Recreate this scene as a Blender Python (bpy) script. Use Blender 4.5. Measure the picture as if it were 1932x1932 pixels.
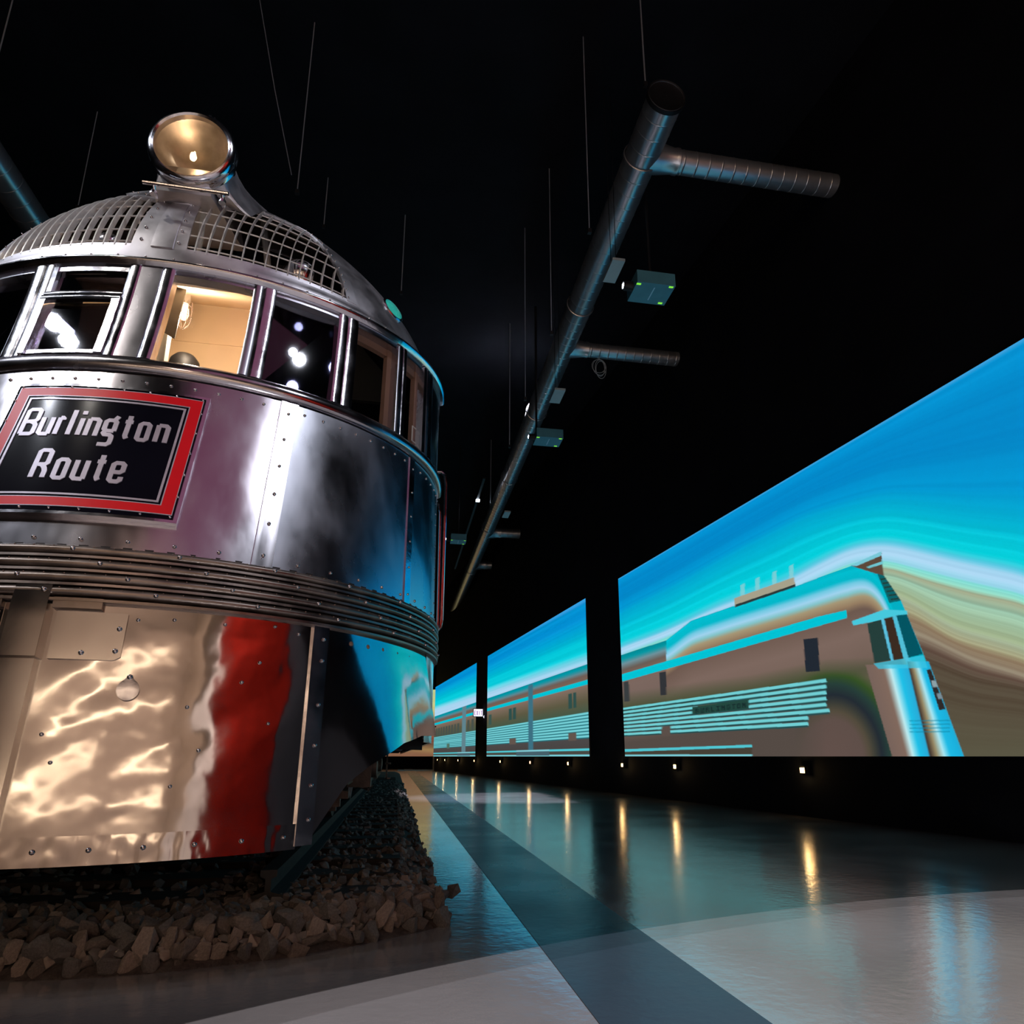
import bpy, bmesh, math, random
import numpy as np
from mathutils import Matrix, Vector, noise as mnoise

# ------------------------------------------------------------------ camera, world, lights, exposure
for o in list(bpy.data.objects): bpy.data.objects.remove(o)
SCN = bpy.context.scene
COL = SCN.collection
H = 0.70                                   # eye height above the floor
CX, CY, F = 980., 1080., 1285.             # principal point and focal length in photo pixels
def _k(u, v): return np.array([(u-CX)/F, (v-CY)/F, 1.0])
TV = _k(744., 1427.); TV /= np.linalg.norm(TV)
UV = np.array([0, -1, (1427.-CY)/F]); UV /= np.linalg.norm(UV)
RV = np.cross(TV, -UV)
if RV[0] < 0: RV = -RV
cam_d = bpy.data.cameras.new('camera'); cam = bpy.data.objects.new('camera', cam_d); COL.objects.link(cam)
cam_d.sensor_width = 36; cam_d.sensor_fit = 'HORIZONTAL'; cam_d.lens = F*36/1932
cam_d.shift_x = (966-CX)/1932; cam_d.shift_y = (CY-966)/1932
cam_d.clip_start = 0.05; cam_d.clip_end = 200
cam.matrix_world = Matrix(((RV[0], -RV[1], -RV[2], 0), (TV[0], -TV[1], -TV[2], 0), (UV[0], -UV[1], -UV[2], H), (0, 0, 0, 1)))
SCN.camera = cam
w = bpy.data.worlds.new('hall_dark'); SCN.world = w; w.use_nodes = True
w.node_tree.nodes['Background'].inputs[0].default_value = (0.5, 0.6, 1, 1)
w.node_tree.nodes['Background'].inputs[1].default_value = 0.001
SCN.view_settings.view_transform = 'Standard'; SCN.view_settings.look = 'None'
SCN.view_settings.exposure = 0; SCN.view_settings.gamma = 1
SCN.view_settings.use_curve_mapping = False

def spot(name, loc, target, energy, color, angle, blend=.3, radius=.06, scale=None):
    d = bpy.data.lights.new(name, 'SPOT'); o = bpy.data.objects.new(name, d); COL.objects.link(o)
    d.energy = energy; d.color = color; d.spot_size = math.radians(angle); d.spot_blend = blend; d.shadow_soft_size = radius
    o.location = loc
    o.rotation_euler = (Vector(target)-Vector(loc)).to_track_quat('-Z', 'Y').to_euler()
    if scale: o.scale = scale
    return o
def area(name, loc, target, energy, color, sx, sy):
    d = bpy.data.lights.new(name, 'AREA'); o = bpy.data.objects.new(name, d); COL.objects.link(o)
    d.energy = energy; d.color = color; d.shape = 'RECTANGLE'; d.size = sx; d.size_y = sy
    o.location = loc
    o.rotation_euler = (Vector(target)-Vector(loc)).to_track_quat('-Z', 'Y').to_euler()
    return o
COOL = (.86, .90, 1.0); WARM = (1, .66, .40)
NOSE = (-1.25, 3.2, 2.6)
# stage spots on the ceiling that light the front of the locomotive
spot('stage_spot', (-8.0, 2.0, 8.8), NOSE, 400, COOL, 26, .5, .11)
spot('stage_spot', (-6.7, .8, 8.8), NOSE, 400, COOL, 26, .5, .11)
spot('stage_spot', (-5.0, .2, 8.8), NOSE, 200, (1, .93, .85), 26, .5, .07)
spot('stage_spot', (2.5, -.2, 8.8), NOSE, 60, COOL, 26, .5, .06)
spot('stage_spot', (3.4, -.4, 8.8), NOSE, 300, COOL, 26, .5, .09)
# hard edged pool of light on the floor round the visitor side
spot('floor_spot', (3.8, -4.5, 8.6), (3.8, -4.5, 0), 6200, (1.0, .93, .95), 2*math.degrees(math.atan(8.0/8.6)), .0, .004)
spot('floor_spot', (3.9, -4.7, 8.6), (3.9, -4.7, 0), 3000, (.93, .93, 1.0), 2*math.degrees(math.atan(8.05/8.6)), .0, .004)
# narrow light across the aisle further back
o_ = spot('aisle_spot', (2.3, 12.5, 8.8), (2.3, 12.5, 0), 11000, (.85, .85, 1.0), 40, .6, .02, (.78, .60, 1.0)); o_.rotation_euler = (0, 0, 0)
area('magenta_fill', (1.0, -2.2, 8.9), (1.0, -2.2, 0), 24, (.52, .18, .32), 4.4, 4.4)  # ceiling glow added to tint the nose reflections
# visitor lobby behind the camera, unseen; its lamps are added for nose reflections
area('lobby_fill', (-3, -9.2, 4.8), (-3, -12.6, 4.6), 330, (1, .76, .61), 12, 5)
area('lobby_fill', (4.8, -9.2, 4.8), (4.8, -12.6, 4.6), 110, (1, .76, .61), 3.5, 5)
spot('added_panel_spot', (2.5, -3.0, 6.5), (6.0, -3.4, 3.2), 26, (1, .34, .26), 75, .5, .1)  # lamp added for the red panel behind the camera
spot('low_warm_spot', (-1.5, -2.5, 5.5), (-1.2, 2.6, .3), 110, (1, .66, .50), 40, .6, .05)

# ------------------------------------------------------------------ materials
def srgb(r, g, b):
    f = lambda c: ((c/255+.055)/1.055)**2.4 if c/255 > .04045 else c/255/12.92
    return (f(r), f(g), f(b))
def mat(name, col, metal=0., rough=.5, var=.12, scale=6., stretch=(1, 1, 1), bump=0., bscale=30., rvar=0., spec=.5, coat=0.):
    m = bpy.data.materials.new(name); m.use_nodes = True; nt = m.node_tree; N = nt.nodes; L = nt.links
    p = N['Principled BSDF']
    p.inputs['Metallic'].default_value = metal; p.inputs['Roughness'].default_value = rough
    p.inputs['Specular IOR Level'].default_value = spec; p.inputs['Coat Weight'].default_value = coat
    tc = N.new('ShaderNodeTexCoord'); mp = N.new('ShaderNodeMapping'); mp.inputs['Scale'].default_value = stretch
    L.new(tc.outputs['Object'], mp.inputs[0])
    nz = N.new('ShaderNodeTexNoise'); nz.inputs['Scale'].default_value = scale; nz.inputs['Detail'].default_value = 5
    L.new(mp.outputs[0], nz.inputs[0])
    r = N.new('ShaderNodeValToRGB'); r.color_ramp.elements[0].position = .3; r.color_ramp.elements[1].position = .7
    r.color_ramp.elements[0].color = tuple(c*(1-var) for c in col)+(1,); r.color_ramp.elements[1].color = tuple(min(1, c*(1+var)) for c in col)+(1,)
    L.new(nz.outputs['Fac'], r.inputs[0]); L.new(r.outputs[0], p.inputs['Base Color'])
    if rvar:
        mr = N.new('ShaderNodeMapRange'); mr.inputs['From Min'].default_value = .35; mr.inputs['From Max'].default_value = .65
        mr.inputs['To Min'].default_value = rough-rvar; mr.inputs['To Max'].default_value = rough+rvar
        L.new(nz.outputs['Fac'], mr.inputs[0]); L.new(mr.outputs[0], p.inputs['Roughness'])
    if bump:
        n2 = N.new('ShaderNodeTexNoise'); n2.inputs['Scale'].default_value = bscale; n2.inputs['Detail'].default_value = 3
        L.new(mp.outputs[0], n2.inputs[0])
        b = N.new('ShaderNodeBump'); b.inputs['Strength'].default_value = 1; b.inputs['Distance'].default_value = bump
        L.new(n2.outputs['Fac'], b.inputs['Height']); L.new(b.outputs[0], p.inputs['Normal'])
    return m
def emit(name, col, strength, base=(.02, .02, .02)):
    m = bpy.data.materials.new(name); m.use_nodes = True; p = m.node_tree.nodes['Principled BSDF']
    p.inputs['Base Color'].default_value = base+(1,); p.inputs['Emission Color'].default_value = tuple(col)+(1,)
    p.inputs['Emission Strength'].default_value = strength
    return m
def glassy(name, tint=(1, 1, 1), see=.85, ior=1.5):
    m = bpy.data.materials.new(name); m.use_nodes = True; nt = m.node_tree; N = nt.nodes; L = nt.links; N.clear()
    out = N.new('ShaderNodeOutputMaterial'); g = N.new('ShaderNodeBsdfGlossy'); g.inputs['Roughness'].default_value = .02
    g.inputs['Color'].default_value = (.95, .95, 1, 1)
    t = N.new('ShaderNodeBsdfTransparent'); t.inputs[0].default_value = tuple(c*see for c in tint)+(1,)
    fr = N.new('ShaderNodeFresnel'); ge = N.new('ShaderNodeNewGeometry'); mi = N.new('ShaderNodeMapRange'); mi.inputs['To Min'].default_value = ior; mi.inputs['To Max'].default_value = 1/ior
    L.new(ge.outputs['Backfacing'], mi.inputs[0]); L.new(mi.outputs[0], fr.inputs[0]); mx = N.new('ShaderNodeMixShader')
    L.new(fr.outputs[0], mx.inputs[0]); L.new(t.outputs[0], mx.inputs[1]); L.new(g.outputs[0], mx.inputs[2]); L.new(mx.outputs[0], out.inputs[0])
    return m
STEEL = (.60, .58, .62)
M = dict(
    steel=mat('brushed_steel', STEEL, 1, .21, .10, 4, (1, 1, .35), .0006, 9, .07),
    steel_dark=mat('side_steel', (.60, .61, .68), 1, .29, .15, 3.2, (1, 1, .5), .0006, 6, .11),
    polished=mat('polished_steel', (.62, .57, .55), 1, .095, .06, 5, (1, 1, 1), .0006, 7, .02),
    polished2=mat('flat_polished_plate', (.64, .60, .58), 1, .17, .05, 5, (1, 1, 1), .0004, 7, .03),
    chrome=mat('chrome', (.74, .74, .80), 1, .15, .06, 8, (1, 1, 1), .0012, 18, .05),
    roof=mat('dull_aluminium', (.68, .66, .70), 1, .42, .20, 5, (1, 1, 1), .0012, 12, .08),
    rib=mat('fluted_steel', (.29, .24, .21), 1, .40, .22, 9, (1, 1, 1), .0008, 25, .08),
    grille=mat('grille_metal', (.80, .80, .80), .45, .38, .1, 20),
    rivet=mat('rivet_steel', (.55, .53, .55), 1, .22, .1, 40),
    black=mat('black_iron', (.012, .012, .014), .3, .55, .2, 8),
    iron=mat('brown_iron', (.22, .15, .12), .4, .5, .4, 10, (1, 1, 1), .004, 30),
    under=mat('underframe_dark', (.02, .018, .018), .2, .7, .3, 6),
    enamel_black=mat('black_enamel', (.006, .006, .012), 0, .14, .2, 3, spec=.12),
    enamel_red=mat('red_enamel', srgb(240, 18, 34), 0, .35, .05, 3, spec=.3),
    letter=mat('silver_letter', (.58, .55, .66), .25, .35, .12, 14),
    cream=mat('cabin_cream', srgb(232, 206, 172), 0, .55, .07, 3),
    cream2=mat('cabin_tan_jamb', srgb(128, 98, 82), 0, .5, .08, 5),
    olive=mat('visor_olive', srgb(84, 74, 62), 0, .5, .08, 5),
    white=mat('white_paint', (.62, .63, .60), 0, .5, .08, 5),
    dark=mat('dark_interior', (.03, .028, .03), 0, .7, .2, 3),
    hall=mat('hall_black', (.008, .009, .012), 0, .85, .25, 1.5, spec=.1),
    duct=mat('galvanised_duct', (.62, .62, .64), .85, .30, .08, 5),
    tie=mat('tie_wood', (.030, .022, .018), 0, .8, .35, 12, (1, 6, 6), .004, 14),
    rail=mat('rail_steel', (.03, .026, .026), .4, .55, .25, 15),
    trim=mat('white_trim', (.5, .5, .5), 0, .4, .05, 4),
    glass=glassy('clear_glass', (1, .98, .95), .93),
    glass_dark=glassy('dark_glass', (.75, .75, 1), .22, 1.75),
    beige=mat('lobby_wall_beige', (.44, .37, .31), 0, .7, .08, 1.5),
    added_panel=mat('added_red_panel', (.07, .0035, .002), 0, .9, .25, 1.2, spec=0),  # red surface added for its reflection in the nose
    cable=mat('pale_cable', (.45, .47, .48), 0, .5, .05, 5),
)
# ------------------------------------------------------------------ mesh helpers
class MB:
    def __init__(s): s.v = []; s.f = []
    def add(s, vs, fs):
        b = len(s.v); s.v += [tuple(map(float, p)) for p in vs]; s.f += [tuple(i+b for i in f) for f in fs]; return s
    def box(s, a, b):
        x0, y0, z0 = a; x1, y1, z1 = b
        return s.add([(x0, y0, z0), (x1, y0, z0), (x1, y1, z0), (x0, y1, z0), (x0, y0, z1), (x1, y0, z1), (x1, y1, z1), (x0, y1, z1)],
                     [(0, 3, 2, 1), (4, 5, 6, 7), (0, 1, 5, 4), (1, 2, 6, 5), (2, 3, 7, 6), (3, 0, 4, 7)])
    def hexa(s, p):            # eight corners: four near, four far
        return s.add(p, [(0, 1, 2, 3), (7, 6, 5, 4), (0, 4, 5, 1), (1, 5, 6, 2), (2, 6, 7, 3), (3, 7, 4, 0)])
    def tube(s, path, r, n=8, cap=True):
        P = [Vector(p) for p in path]; rs = r if isinstance(r, (list, tuple)) else [r]*len(P); vs = []; fs = []
        up = None
        for i, p in enumerate(P):
            d = (P[min(i+1, len(P)-1)]-P[max(i-1, 0)]).normalized()
            if up is None:
                up = Vector((0, 0, 1)) if abs(d.z) < .9 else Vector((0, 1, 0))
            a = d.cross(up).normalized(); b = a.cross(d).normalized(); up = b
            for k in range(n):
                t = 2*math.pi*k/n; vs.append(p+rs[i]*(math.cos(t)*a+math.sin(t)*b))
        for i in range(len(P)-1):
            for k in range(n):
                fs.append((i*n+k, i*n+(k+1) % n, (i+1)*n+(k+1) % n, (i+1)*n+k))
        if cap: fs.append(tuple(range(n-1, -1, -1))); fs.append(tuple((len(P)-1)*n+k for k in range(n)))
        return s.add(vs, fs)
    def lathe(s, c, axis, prof, n=24, capa=False, capb=False):   # prof: (along, radius)
        c = Vector(c); ax = Vector(axis).normalized(); u = ax.orthogonal().normalized(); v = ax.cross(u)
        vs = []; fs = []
        for (t, r) in prof:
            for k in range(n):
                a = 2*math.pi*k/n; vs.append(c+ax*t+r*(math.cos(a)*u+math.sin(a)*v))
        for i in range(len(prof)-1):
            for k in range(n): fs.append((i*n+k, i*n+(k+1) % n, (i+1)*n+(k+1) % n, (i+1)*n+k))
        if capa: fs.append(tuple(range(n-1, -1, -1)))
        if capb: fs.append(tuple((len(prof)-1)*n+k for k in range(n)))
        return s.add(vs, fs)
    def obj(s, name, m, parent=None, smooth=True, kind=None, label=None, cat=None, group=None, sharp=35, noshare=False):
        me = bpy.data.meshes.new(name); me.from_pydata(s.v, [], s.f); me.validate()
        bm = bmesh.new(); bm.from_mesh(me)
        bmesh.ops.recalc_face_normals(bm, faces=bm.faces)
        if smooth:
            for f in bm.faces: f.smooth = True
            lim = math.radians(sharp)
            for e in bm.edges:
                e.smooth = not (len(e.link_faces) == 2 and e.calc_face_angle(0) > lim)
        bm.to_mesh(me); bm.free()
        me.materials.append(m)
        o = bpy.data.objects.new(name, me); COL.objects.link(o)
        if parent is not None: adopt(o, parent)
        tag(o, label, cat, group, kind)
        return o
def adopt(o, parent):
    o.parent = parent
    q = parent; t = Matrix.Identity(4)
    while q is not None: t = Matrix.Translation(q.location) @ t if q.type == 'EMPTY' else t; q = q.parent
    o.matrix_parent_inverse = t.inverted() if parent.type == 'EMPTY' else Matrix.Identity(4)
def tag(o, label=None, cat=None, group=None, kind=None):
    if label: o['label'] = label
    if cat: o['category'] = cat
    if group: o['group'] = group
    if kind: o['kind'] = kind
def empty(name, loc, label, cat, group=None):
    o = bpy.data.objects.new(name, None); COL.objects.link(o); o.location = loc; tag(o, label, cat, group); return o
rnd = random.Random(5)

# ------------------------------------------------------------------ nose surface of the locomotive (h is height above the eye)
SC = -1.25
HS = [-.6, .23, .54, .75, 1.67, 2.34, 2.40]
T0 = [2.44, 2.49, 2.555, 2.69, 2.965, 3.125, 3.14]
BB = [1.55, 1.55, 1.5, 1.42, 1.34, 1.14, 1.12]
PT = np.polyfit([-.33, .0, .23, .54, .75, 1.67, 2.34, 2.4], [2.40, 2.46, 2.50, 2.58, 2.68, 2.965, 3.125, 3.14], 3); PB = np.polyfit(HS, BB, 3)
ft0 = lambda h: float(np.polyval(PT, h))
fbb = lambda h: float(np.polyval(PB, h))
def cross_q(h):
    q = min(1., (h-2.34)/1.15); A = float(np.interp(h, [2.34, 2.40, 2.43], [1, 1, .96]))
    return A*max(0., 1-q**1.6)**(1/1.6), max(0., 1-q**1.8)**(1/1.8)
def surf(phi, h, a=1.45):
    ex = 0.
    if abs(phi) > math.pi/2: ex = abs(phi)-math.pi/2; phi = math.copysign(math.pi/2, phi)   # straight side beyond the nose
    if h <= 2.34:
        t0 = ft0(h); b = fbb(h)
        if h < .54:      # the front panels are straighter than the side skirts
            t0 += ft0(.54)-.11*(.54-h)-t0
        return Vector((SC+a*math.sin(phi), t0+b*(1-math.cos(phi))+ex, h+H))
    cs, cc = cross_q(h)
    return Vector((SC+a*cs*math.sin(phi), 4.265-1.14*cc*math.cos(phi)+ex, h+H))
def nrm(phi, h):
    e = 2e-3; h2 = min(h, 3.47)
    a = surf(phi+e, h2)-surf(phi-e, h2); b = surf(phi, h2+e)-surf(phi, h2-e)
    n = a.cross(b)
    if n.length < 1e-9: return Vector((0, 0, 1))
    n.normalize()
    c = Vector((SC, 4.6, 2.2)); 
    return n if n.dot(surf(phi, h2)-c) > 0 else -n
def on(phi, h, off=0.): return surf(phi, h)+nrm(phi, h)*off
def phi_at(s, h):           # phi of the point with lateral position s at height h
    cs = 1. if h <= 2.34 else cross_q(h)[0]
    return math.asin(max(-1, min(1, (s-SC)/(1.45*max(cs, .01)))))
def patch(mb, p0, p1, h0, h1, off=0., th=.01, nx=None, ny=None, fo=None):
    """curved slab on the nose surface; h0/h1 numbers or functions of phi, fo(phi,h,a,b) extra outward offset"""
    f0 = h0 if callable(h0) else (lambda p: h0); f1 = h1 if callable(h1) else (lambda p: h1)
    nx = nx or max(1, int(abs(p1-p0)/.05)+1); ny = ny or 4
    out = []; inn = []
    for j in range(ny+1):
        for i in range(nx+1):
            a = i/nx; b = j/ny; p = p0+(p1-p0)*a; hh = f0(p)+(f1(p)-f0(p))*b
            q = surf(p, hh); n = nrm(p, hh); e = fo(p, hh, a, b) if fo else 0.
            out.append(q+n*(off+e)); inn.append(q+n*(off-th))
    W = nx+1; K = len(out); fs = []
    for j in range(ny):
        for i in range(nx):
            k = j*W+i
            fs.append((k, k+1, k+W+1, k+W)); fs.append((K+k, K+k+W, K+k+W+1, K+k+1))
    for i in range(nx):
        fs.append((i, K+i, K+i+1, i+1)); k = ny*W+i; fs.append((k, k+1, K+k+1, K+k))
    for j in range(ny):
        k = j*W; fs.append((k, k+W, K+k+W, K+k)); k = j*W+nx; fs.append((k, K+k, K+k+W, k+W))
    mb.add(out+inn, fs); return mb
def half_round(p, h, a, b): return 0.
def bulge(pr): return lambda p, h, a, b: pr*math.sqrt(max(0, 1-(2*b-1)**2))
def vbulge(pr): return lambda p, h, a, b: pr*math.sqrt(max(0, 1-(2*a-1)**2))
def rivets(pts, name='rivets', r=.0075, parent=None, m='rivet', off=0.):
    mb = MB()
    for (p, h) in pts:
        n = nrm(p, h); mb.lathe(on(p, h, off), n, [(-.002, r), (r*.45, r*.85), (r*.8, r*.35)], 8, capb=True)
    return mb.obj(name, M[m], parent, kind='stuff', sharp=60)

LOCO = empty('locomotive', (SC, 2.5, 0), 'rounded stainless steel streamlined locomotive standing on the ballasted track', 'train')
mir = lambda p: -.04-p                    # the two sides mirror about the centre post
def P(name, m, build, label=None, parent=None, **k):
    mb = MB(); build(mb); return mb.obj(name, M[m], parent or LOCO, label=label, **k)
# upper body panels
SEAMS = [(-1.57, mir(1.09)), (mir(1.05), mir(.51)), (mir(.46), .46), (.51, 1.05), (1.09, 1.57)]
for a, b in SEAMS:
    P('body_panel', 'steel' if abs(a+b) < 1 else 'steel_dark', lambda mb: patch(mb, a, b, .75, 1.645, 0, .012, ny=14))
for p in (.46, mir(.51)):
    P('seam_strip', 'steel', lambda mb: patch(mb, p-.004, p+.054, .75, 1.645, .007, .012, 4, 14, fo=lambda q, h, a, b: .0015*math.sin(a*9)))
for p in (1.05, mir(1.09)):
    P('seam_strip', 'chrome', lambda mb: patch(mb, p, p+.04, .75, 1.645, .006, .012, 4, 14))
rivets([(p, 1.60) for p in np.arange(-1.5, 1.5, .068)], 'rivets', .008, LOCO)
rivets([(p, .785) for p in np.arange(-1.5, 1.5, .11)], 'rivets', .0085, LOCO)
rivets([(.485, h) for h in np.arange(.80, 1.62, .155)]+[(mir(.485), h) for h in np.arange(.80, 1.62, .155)], 'rivets', .0085, LOCO, off=.007)
rivets([(1.075, h) for h in np.arange(.80, 1.62, .155)]+[(mir(1.075), h) for h in np.arange(.80, 1.62, .155)], 'rivets', .007, LOCO, off=.006)
rivets([(1.44, h) for h in np.arange(.80, 1.62, .075)], 'rivets', .006, LOCO)
# sill and eaves mouldings
P('window_sill', 'steel', lambda mb: patch(mb, -1.57, 1.57, 1.655, 1.735, .002, .04, 60, 8, fo=bulge(.028)), label='rounded metal window sill')
P('sill_ledge', 'chrome', lambda mb: patch(mb, -1.57, 1.57, 1.735, 1.75, -.005, .06, 60, 2))
P('window_header', 'steel_dark', lambda mb: patch(mb, -1.57, 1.57, 2.30, 2.345, .0, .05, 60, 3))
P('eaves_moulding', 'chrome', lambda mb: patch(mb, -1.57, 1.57, 2.335, 2.375, .0, .03, 70, 8, fo=bulge(.030)))
P('eaves_band', 'roof', lambda mb: patch(mb, -1.57, 1.57, 2.375, 2.455, .004, .02, 70, 4))
rivets([(p, 2.385) for p in np.arange(-1.4, 1.4, .09)], 'rivets', .006, LOCO, off=.006)
# fluted belt
FL = [.752, .697, .641, .585, .530]
for i in range(4):
    h1, h0 = FL[i], FL[i+1]
    def fo(p, h, a, b): return .030*math.sqrt(max(0, 1-(2*b-1)**2))*(1-.35*b)+.0015*mnoise.noise(Vector((p*14, i*3., b*2)))
    P('belt_flute', 'rib', lambda mb: patch(mb, -1.57, 1.57, h0+.013, h1-.004, .004, .02, 110, 8, fo=fo))
    P('flute_lip', 'rib', lambda mb: patch(mb, -1.57, 1.57, h0-.004, h0+.006, .024, .03, 110, 2, fo=lambda p, h, a, b: .0014*mnoise.noise(Vector((p*20, i*5., 1)))))
    rivets([(p+i*.07, (h0+h1)/2) for p in np.arange(-1.4, 1.4, .24)], 'belt_bolts', .009, LOCO, off=.030)
    rivets([(p, h1-.016) for p in np.arange(-1.4, 1.5, .045)], 'belt_rivets', .0032, LOCO, 'iron', off=.026)
P('belt_backing', 'under', lambda mb: patch(mb, -1.57, 1.57, .52, .76, .0, .02, 60, 2))
# lower nose panels, dented
def dent(p, h):
    x = p*1.45; w_ = h*.86-x*.50; al = x*.86+h*.50
    w_ += .05*mnoise.noise(Vector((al*2.2, w_*2, 4.1)))
    d = .0052*mnoise.noise(Vector((w_*5.6, al*.8, 1.3)))+.0008*mnoise.noise(Vector((w_*11, al*3.5, 2.3)))+.0004*mnoise.noise(Vector((x*22, h*22, 3)))
    return d
def fdent(p, h, a, b):
    e = min(a, 1-a, b*1.3, 1-b)*8
    return dent(p, h)*min(1, max(.15, e))
hb = -.25
LOWP = [(.035, .665), (mir(.665), mir(.035))]
for a, b in LOWP:
    P('lower_nose_panel', 'polished', lambda mb: patch(mb, a, b, hb, .535, 0, .01, 110, 90, fo=fdent))
    P('bottom_edge_strip', 'polished', lambda mb: patch(mb, a, b, -.335, hb+.004, .008, .012, 90, 14,
        fo=lambda p, h, q, r: .0028*mnoise.noise(Vector((p*30, h*3, 7)))+.0012*mnoise.noise(Vector((p*60, h*20, 2)))))
    rivets([(p, -.29) for p in np.arange(a+.07, b-.02, .105)], 'rivets', .009, LOCO, off=.009)
P('centre_joint_strip', 'polished2', lambda mb: patch(mb, -.078, .037, -.335, .535, -.002, .01, 6, 20), label='flat strip down the middle of the nose')
P('coupler_cover', 'polished2', lambda mb: patch(mb, -.052, .026, .325, .575, .030, .035, 4, 4), label='upper coupler cover plate')
P('coupler_cover', 'polished2', lambda mb: patch(mb, -.052, .024, -.32, .318, .020, .025, 4, 16), label='lower coupler cover plate')
# plate with clipped corners beside the post
for sgn in (1, -1):
    q = (lambda p: p) if sgn == 1 else mir
    def lowf(p): 
        d = .198-(p if sgn == 1 else mir(p)); return .322+max(0, .014-d)*.9
    a, b = sorted((q(.046), q(.198)))
    P('cover_plate', 'polished2', lambda mb: patch(mb, a, b, lowf, .492, .010, .008, 24, 6, fo=lambda p, h, r, s: .0007*math.sin(r*5+1)), label='riveted rectangular plate beside the coupler cover')
    rivets([(q(.185), .435), (q(.185), .355), (q(.115), .345)], 'rivets', .0095, LOCO, off=.011)
    P('belt_bracket', 'rib', lambda mb: patch(mb, *sorted((q(.035), q(.14))), .50, .538, .022, .02, 8, 3))
# round swinging cover
def teardrop(mb):
    pts = []; c = (.227, .222); R = .0255
    for k in range(33):
        t = math.radians(35+290*(1-k/32.)-0) if False else math.radians(50)+k/32.*math.radians(260)
        pts.append((c[0]+R*math.sin(t)*.95, c[1]+R*1.45*math.cos(t)))
    pts.append((.2265, .272))
    n = len(pts); ctr = on(*c, .018)
    vs = [on(p, h, .013) for p, h in pts]+[on(p, h, .004) for p, h in pts]+[ctr]
    fs = [(i, (i+1) % n, 2*n) for i in range(n)]+[(i, i+n, (i+1) % n+n, (i+1) % n) for i in range(n)]
    mb.add(vs, fs)
P('swing_cover', 'chrome', teardrop, label='teardrop shaped pivoting keyhole cover')
rivets([(.2265, .266)], 'pivot_screw', .010, LOCO, off=.014)
rivets([(.36, .17), (.40, .02), (.35, -.10), (.52, .35), (.55, .50), (.30, .485), (.42, .485), (.62, .48), (.48, .27), (.56, .12), (.10, -.02), (.07, .07), (.22, .475)], 'rivets', .0075, LOCO)
# trim strip and cut-away side skirts
for sgn in (1, -1):
    q = (lambda p: p) if sgn == 1 else mir
    P('corner_trim', 'chrome', lambda mb: patch(mb, *sorted((q(.662), q(.712))), -.325, .535, .012, .016, 4, 16, fo=lambda p, h, a, b: .001*math.sin(b*14)), label='vertical riveted corner strip')
    rivets([(q(.695), h) for h in (.47, .38, .20, .04, -.11, -.235)], 'rivets', .0085, LOCO, off=.014)
    def skf(p):
        x = p if sgn == 1 else mir(p)
        return float(np.interp(x, [.70, .81, .88, 1.01, 1.12, 1.25, 1.6], [-.325, -.11, -.04, .055, .092, .10, .10]))
    P('side_skirt', 'polished', lambda mb: patch(mb, *sorted((q(.708), q(1.27))), skf, .535, 0, .01, 60, 60,
        fo=lambda p, h, a, b: .25*dent(p*1.3, h)*min(1, min(a, 1-a, b, 1-b)*10)+.17*(.535-h)*(lambda q: q*q*(3-2*q))(min(1, (a if sgn == 1 else 1-a)*1.5))), label='side skirt with a rising curved lower edge')
    P('skirt_end_panel', 'chrome', lambda mb: patch(mb, *sorted((q(1.285), q(1.57))), .07, .535, .004, .01, 16, 12), label='narrow skirt panel behind a dark joint')
    rivets([(q(p), .475) for p in (.80, .87, .94, 1.02, 1.10, 1.18)], 'skirt_bolts', .012, LOCO, 'iron')
    rivets([(q(p), skf(q(p))+.03) for p in (.95, .87)], 'rivets', .007, LOCO)
P('nose_backing', 'under', lambda mb: patch(mb, -1.57, 1.57, .11, .56, -.06, .01, 60, 4))
P('nose_floor', 'under', lambda mb: mb.box((SC-.6, 2.95, .62), (SC+.6, 4.4, .65)))
# step well under the skirt end
P('step_well', 'under', lambda mb: mb.hexa([(-.35, 3.75, .745), (.16, 4.2, .735), (.20, 5.6, .76), (-.35, 5.6, .76), (-.35, 3.75, .80), (.16, 4.2, .80), (.20, 5.6, .80), (-.35, 5.6, .80)]))
P('latch_bracket', 'black', lambda mb: mb.box((.185, 4.38, .83), (.215, 4.42, .91)).tube([(.15, 4.4, .88), (.25, 4.4, .88)], .004).box((.192, 4.37, .815), (.21, 4.41, .83)), label='small black latch bracket')
# dark opening rim around windows, posts
WIN = [(.05, .31), (.378, .625), (.705, .93), (.985, 1.145)]
WIN2 = [(mir(b), mir(a)) for a, b in WIN]
H0, H1 = 1.748, 2.30
P('centre_post', 'steel', lambda mb: patch(mb, -.054, .012, H0-.01, H1+.03, .012, .05, 4, 6), label='flat brushed centre post')
for a, b, m in ((.012, .052, 'chrome'), (-.092, -.054, 'chrome'), (.305, .336, 'steel_dark'), (.336, .382, 'chrome'), (.622, .662, 'chrome'), (.660, .708, 'chrome'), (.928, .962, 'steel_dark'), (.962, .988, 'chrome'), (1.14, 1.17, 'chrome'), (1.17, 1.20, 'steel_dark'), (1.20, 1.25, 'chrome')):
    for q in ((a, b), (mir(b), mir(a))):
        if a in (.012,) and q[0] < -.06: continue
        if a == -.092 and q[0] > -.05: continue
        P('window_post', m, lambda mb: patch(mb, q[0], q[1], H0-.01, H1+.03, .008, .06, 6, 8, fo=vbulge(.006)))
P('rear_window_panel', 'steel_dark', lambda mb: patch(mb, 1.25, 1.57, 1.74, 2.31, -.005, .02, 8, 8))
P('rear_window_panel', 'steel_dark', lambda mb: patch(mb, -1.57, mir(1.25), 1.74, 2.31, -.005, .02, 8, 8))
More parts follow.
